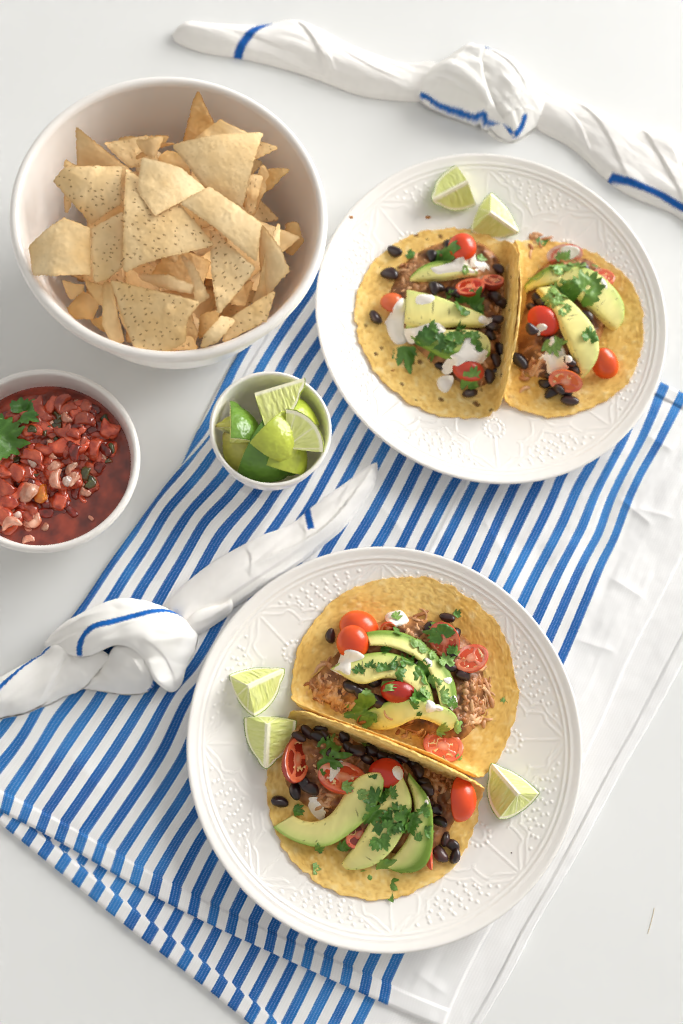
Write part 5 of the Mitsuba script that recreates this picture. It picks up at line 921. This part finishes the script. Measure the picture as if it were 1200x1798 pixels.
patch(NK + '__knot_loop', [(104, 1152, 17, 0), (96, 1174, 15, 1), (76, 1206, 11, 1), (56, 1238, 7, 1), (66, 1241, 6, 1), (105, 1226, 6, 1), (145, 1208, 7, 0), (172, 1178, 13, 0), (190, 1150, 19, 0), (160, 1136, 22, 0), (125, 1138, 20, 0)], [(120, 1180, 17), (140, 1168, 18), (95, 1210, 12)], (), [([(150, 1200), (140, 1172), (122, 1152)], .0008, .008)], 4, 60, w=.006, wrinkle=.004)
patch(NK + '__knot_loop_001', [(140, 1209, 5, 1), (160, 1190, 9, 0), (184, 1162, 15, 0), (206, 1132, 27, 0), (236, 1132, 30, 0), (262, 1160, 25, 0), (272, 1190, 18, 0), (268, 1206, 10, 1), (250, 1217, 5, 1), (215, 1219, 5, 1), (175, 1213, 5, 1)], [(215, 1176, 22), (244, 1182, 21), (190, 1195, 13)], [([(264, 1209), (270, 1201), (272, 1193)], .0026)], [([(258, 1200), (245, 1170), (224, 1146)], .001, .008), ([(262, 1210), (256, 1196), (262, 1178)], -.0012, .004)], 6, -40, w=.009, wrinkle=.004)
patch(NK + '__knot_wrap', [(74, 1131, 10, 0), (82, 1115, 14, 1), (105, 1090, 18, 1), (140, 1069, 22, 1), (185, 1048, 24, 1), (215, 1042, 26, 1), (250, 1046, 25, 1), (290, 1060, 22, 1), (322, 1078, 18, 1), (341, 1095, 14, 1), (347, 1115, 11, 1), (337, 1150, 10, 1), (326, 1174, 9, 1), (316, 1204, 7, 1), (306, 1213, 7, 0), (284, 1206, 15, 0), (270, 1194, 20, 0), (260, 1175, 25, 0), (247, 1153, 30, 0), (232, 1140, 33, 0), (205, 1132, 33, 0), (185, 1138, 31, 0), (160, 1150, 28, 0), (138, 1153, 25, 0), (110, 1146, 20, 0), (90, 1141, 14, 0)],
      [(150, 1088, 33), (215, 1078, 38), (275, 1092, 37), (320, 1118, 24), (304, 1150, 20), (299, 1184, 13), (278, 1160, 25), (330, 1130, 15), (180, 1112, 38), (250, 1112, 40), (120, 1118, 26)],
      [([(139, 1151), (140, 1136), (146, 1118), (158, 1103), (190, 1092), (230, 1081), (270, 1072), (300, 1070), (318, 1078)], .0021)], [([(338, 1112), (300, 1096), (255, 1092)], .0007, .010), ([(85, 1138), (115, 1125), (150, 1112)], .0008, .007), ([(252, 1128), (285, 1150), (306, 1206)], .0009, .012), ([(90, 1118), (130, 1095), (175, 1078)], .0006, .009)], 5, 15, w=.009, wrinkle=.0060)
N2 = 'white_napkin_001'
tag(N2, 'white napkin with blue edging tied in a knot at the top of the table', 'napkin', 'knotted white napkins')
cloth(N2 + '__tail', [(303, 54), (312, 44), (322, 37), (350, 36), (400, 39), (470, 39), (515, 32), (545, 40), (600, 68), (660, 93), (720, 106), (770, 112), (780, 162), (740, 172), (690, 170), (630, 160), (560, 134), (490, 112), (410, 94), (350, 84), (322, 74), (308, 66)], .015, .020,
      [([(518, 34), (545, 70), (562, 100), (584, 134)], .0016, .014), ([(540, 42), (560, 75), (592, 128)], -.0012, .008), ([(660, 118), (710, 112), (760, 122)], -.003, .008), ([(600, 90), (650, 125), (720, 150)], .0010, .012), ([(330, 45), (420, 62), (500, 90)], .0008, .01)], [([(474, 34), (448, 56), (412, 98)], .0034)], 6, -20, base=0.0, wrinkle=.004)
cloth(N2 + '__tail_001', [(925, 150), (965, 153), (1010, 172), (1060, 193), (1120, 220), (1160, 222), (1188, 230), (1204, 260), (1250, 330), (1270, 420), (1240, 412), (1195, 376), (1140, 352), (1088, 326), (1040, 284), (1000, 250), (955, 226), (925, 205)], .014, .020,
      [([(1010, 178), (1060, 235), (1092, 300), (1104, 326)], .0014, .014), ([(1120, 224), (1150, 270), (1200, 360)], .0016, .012), ([(960, 165), (1000, 200), (1040, 270)], -.0022, .010), ([(1160, 226), (1190, 290), (1230, 370)], -.001, .010)], [([(1074, 306), (1100, 318), (1130, 330), (1165, 345), (1192, 359), (1225, 376)], .0024)], 7, -35, base=0.0, wrinkle=.004)
patch(N2 + '__knot_loop', [(838, 66, 19, 1), (875, 76, 20, 1), (908, 92, 20, 1), (942, 124, 19, 1), (964, 158, 16, 1), (972, 190, 12, 1), (945, 216, 9, 1), (922, 234, 8, 1), (904, 243, 6, 1), (876, 228, 12, 0), (850, 180, 20, 0), (838, 120, 25, 0)], [(880, 110, 30), (910, 150, 29), (935, 180, 21), (900, 200, 20), (865, 130, 28)],
      [([(923, 202), (918, 218), (905, 234)], .0026), ([(853, 70), (859, 82)], .0028)], [([(945, 150), (900, 162), (865, 178)], .0016, .008), ([(955, 172), (915, 178), (880, 200)], .0024, .007), ([(850, 72), (900, 110), (930, 150)], .0010, .012), ([(925, 225), (912, 204), (888, 188)], -.002, .006)], 8, -40, ground=0.0, w=.014, wrinkle=.004)
patch(N2 + '__knot_wrap', [(736, 158, 11, 0), (741, 126, 16, 1), (765, 98, 20, 1), (800, 75, 22, 1), (832, 56, 24, 1), (851, 67, 30, 0), (849, 100, 35, 0), (859, 145, 33, 0), (875, 188, 25, 0), (899, 222, 14, 0), (906, 238, 7, 0), (880, 232, 6, 0), (820, 210, 6, 0), (765, 189, 7, 0), (740, 173, 8, 0)], [(790, 130, 32), (822, 100, 34), (825, 160, 28), (850, 200, 19), (770, 158, 20)],
      [([(741, 164), (765, 178), (820, 199), (870, 218), (903, 229)], .0022)], [([(750, 165), (790, 120), (830, 66)], .0007, .014)], 9, -30, ground=0.0, w=.014, wrinkle=.004)
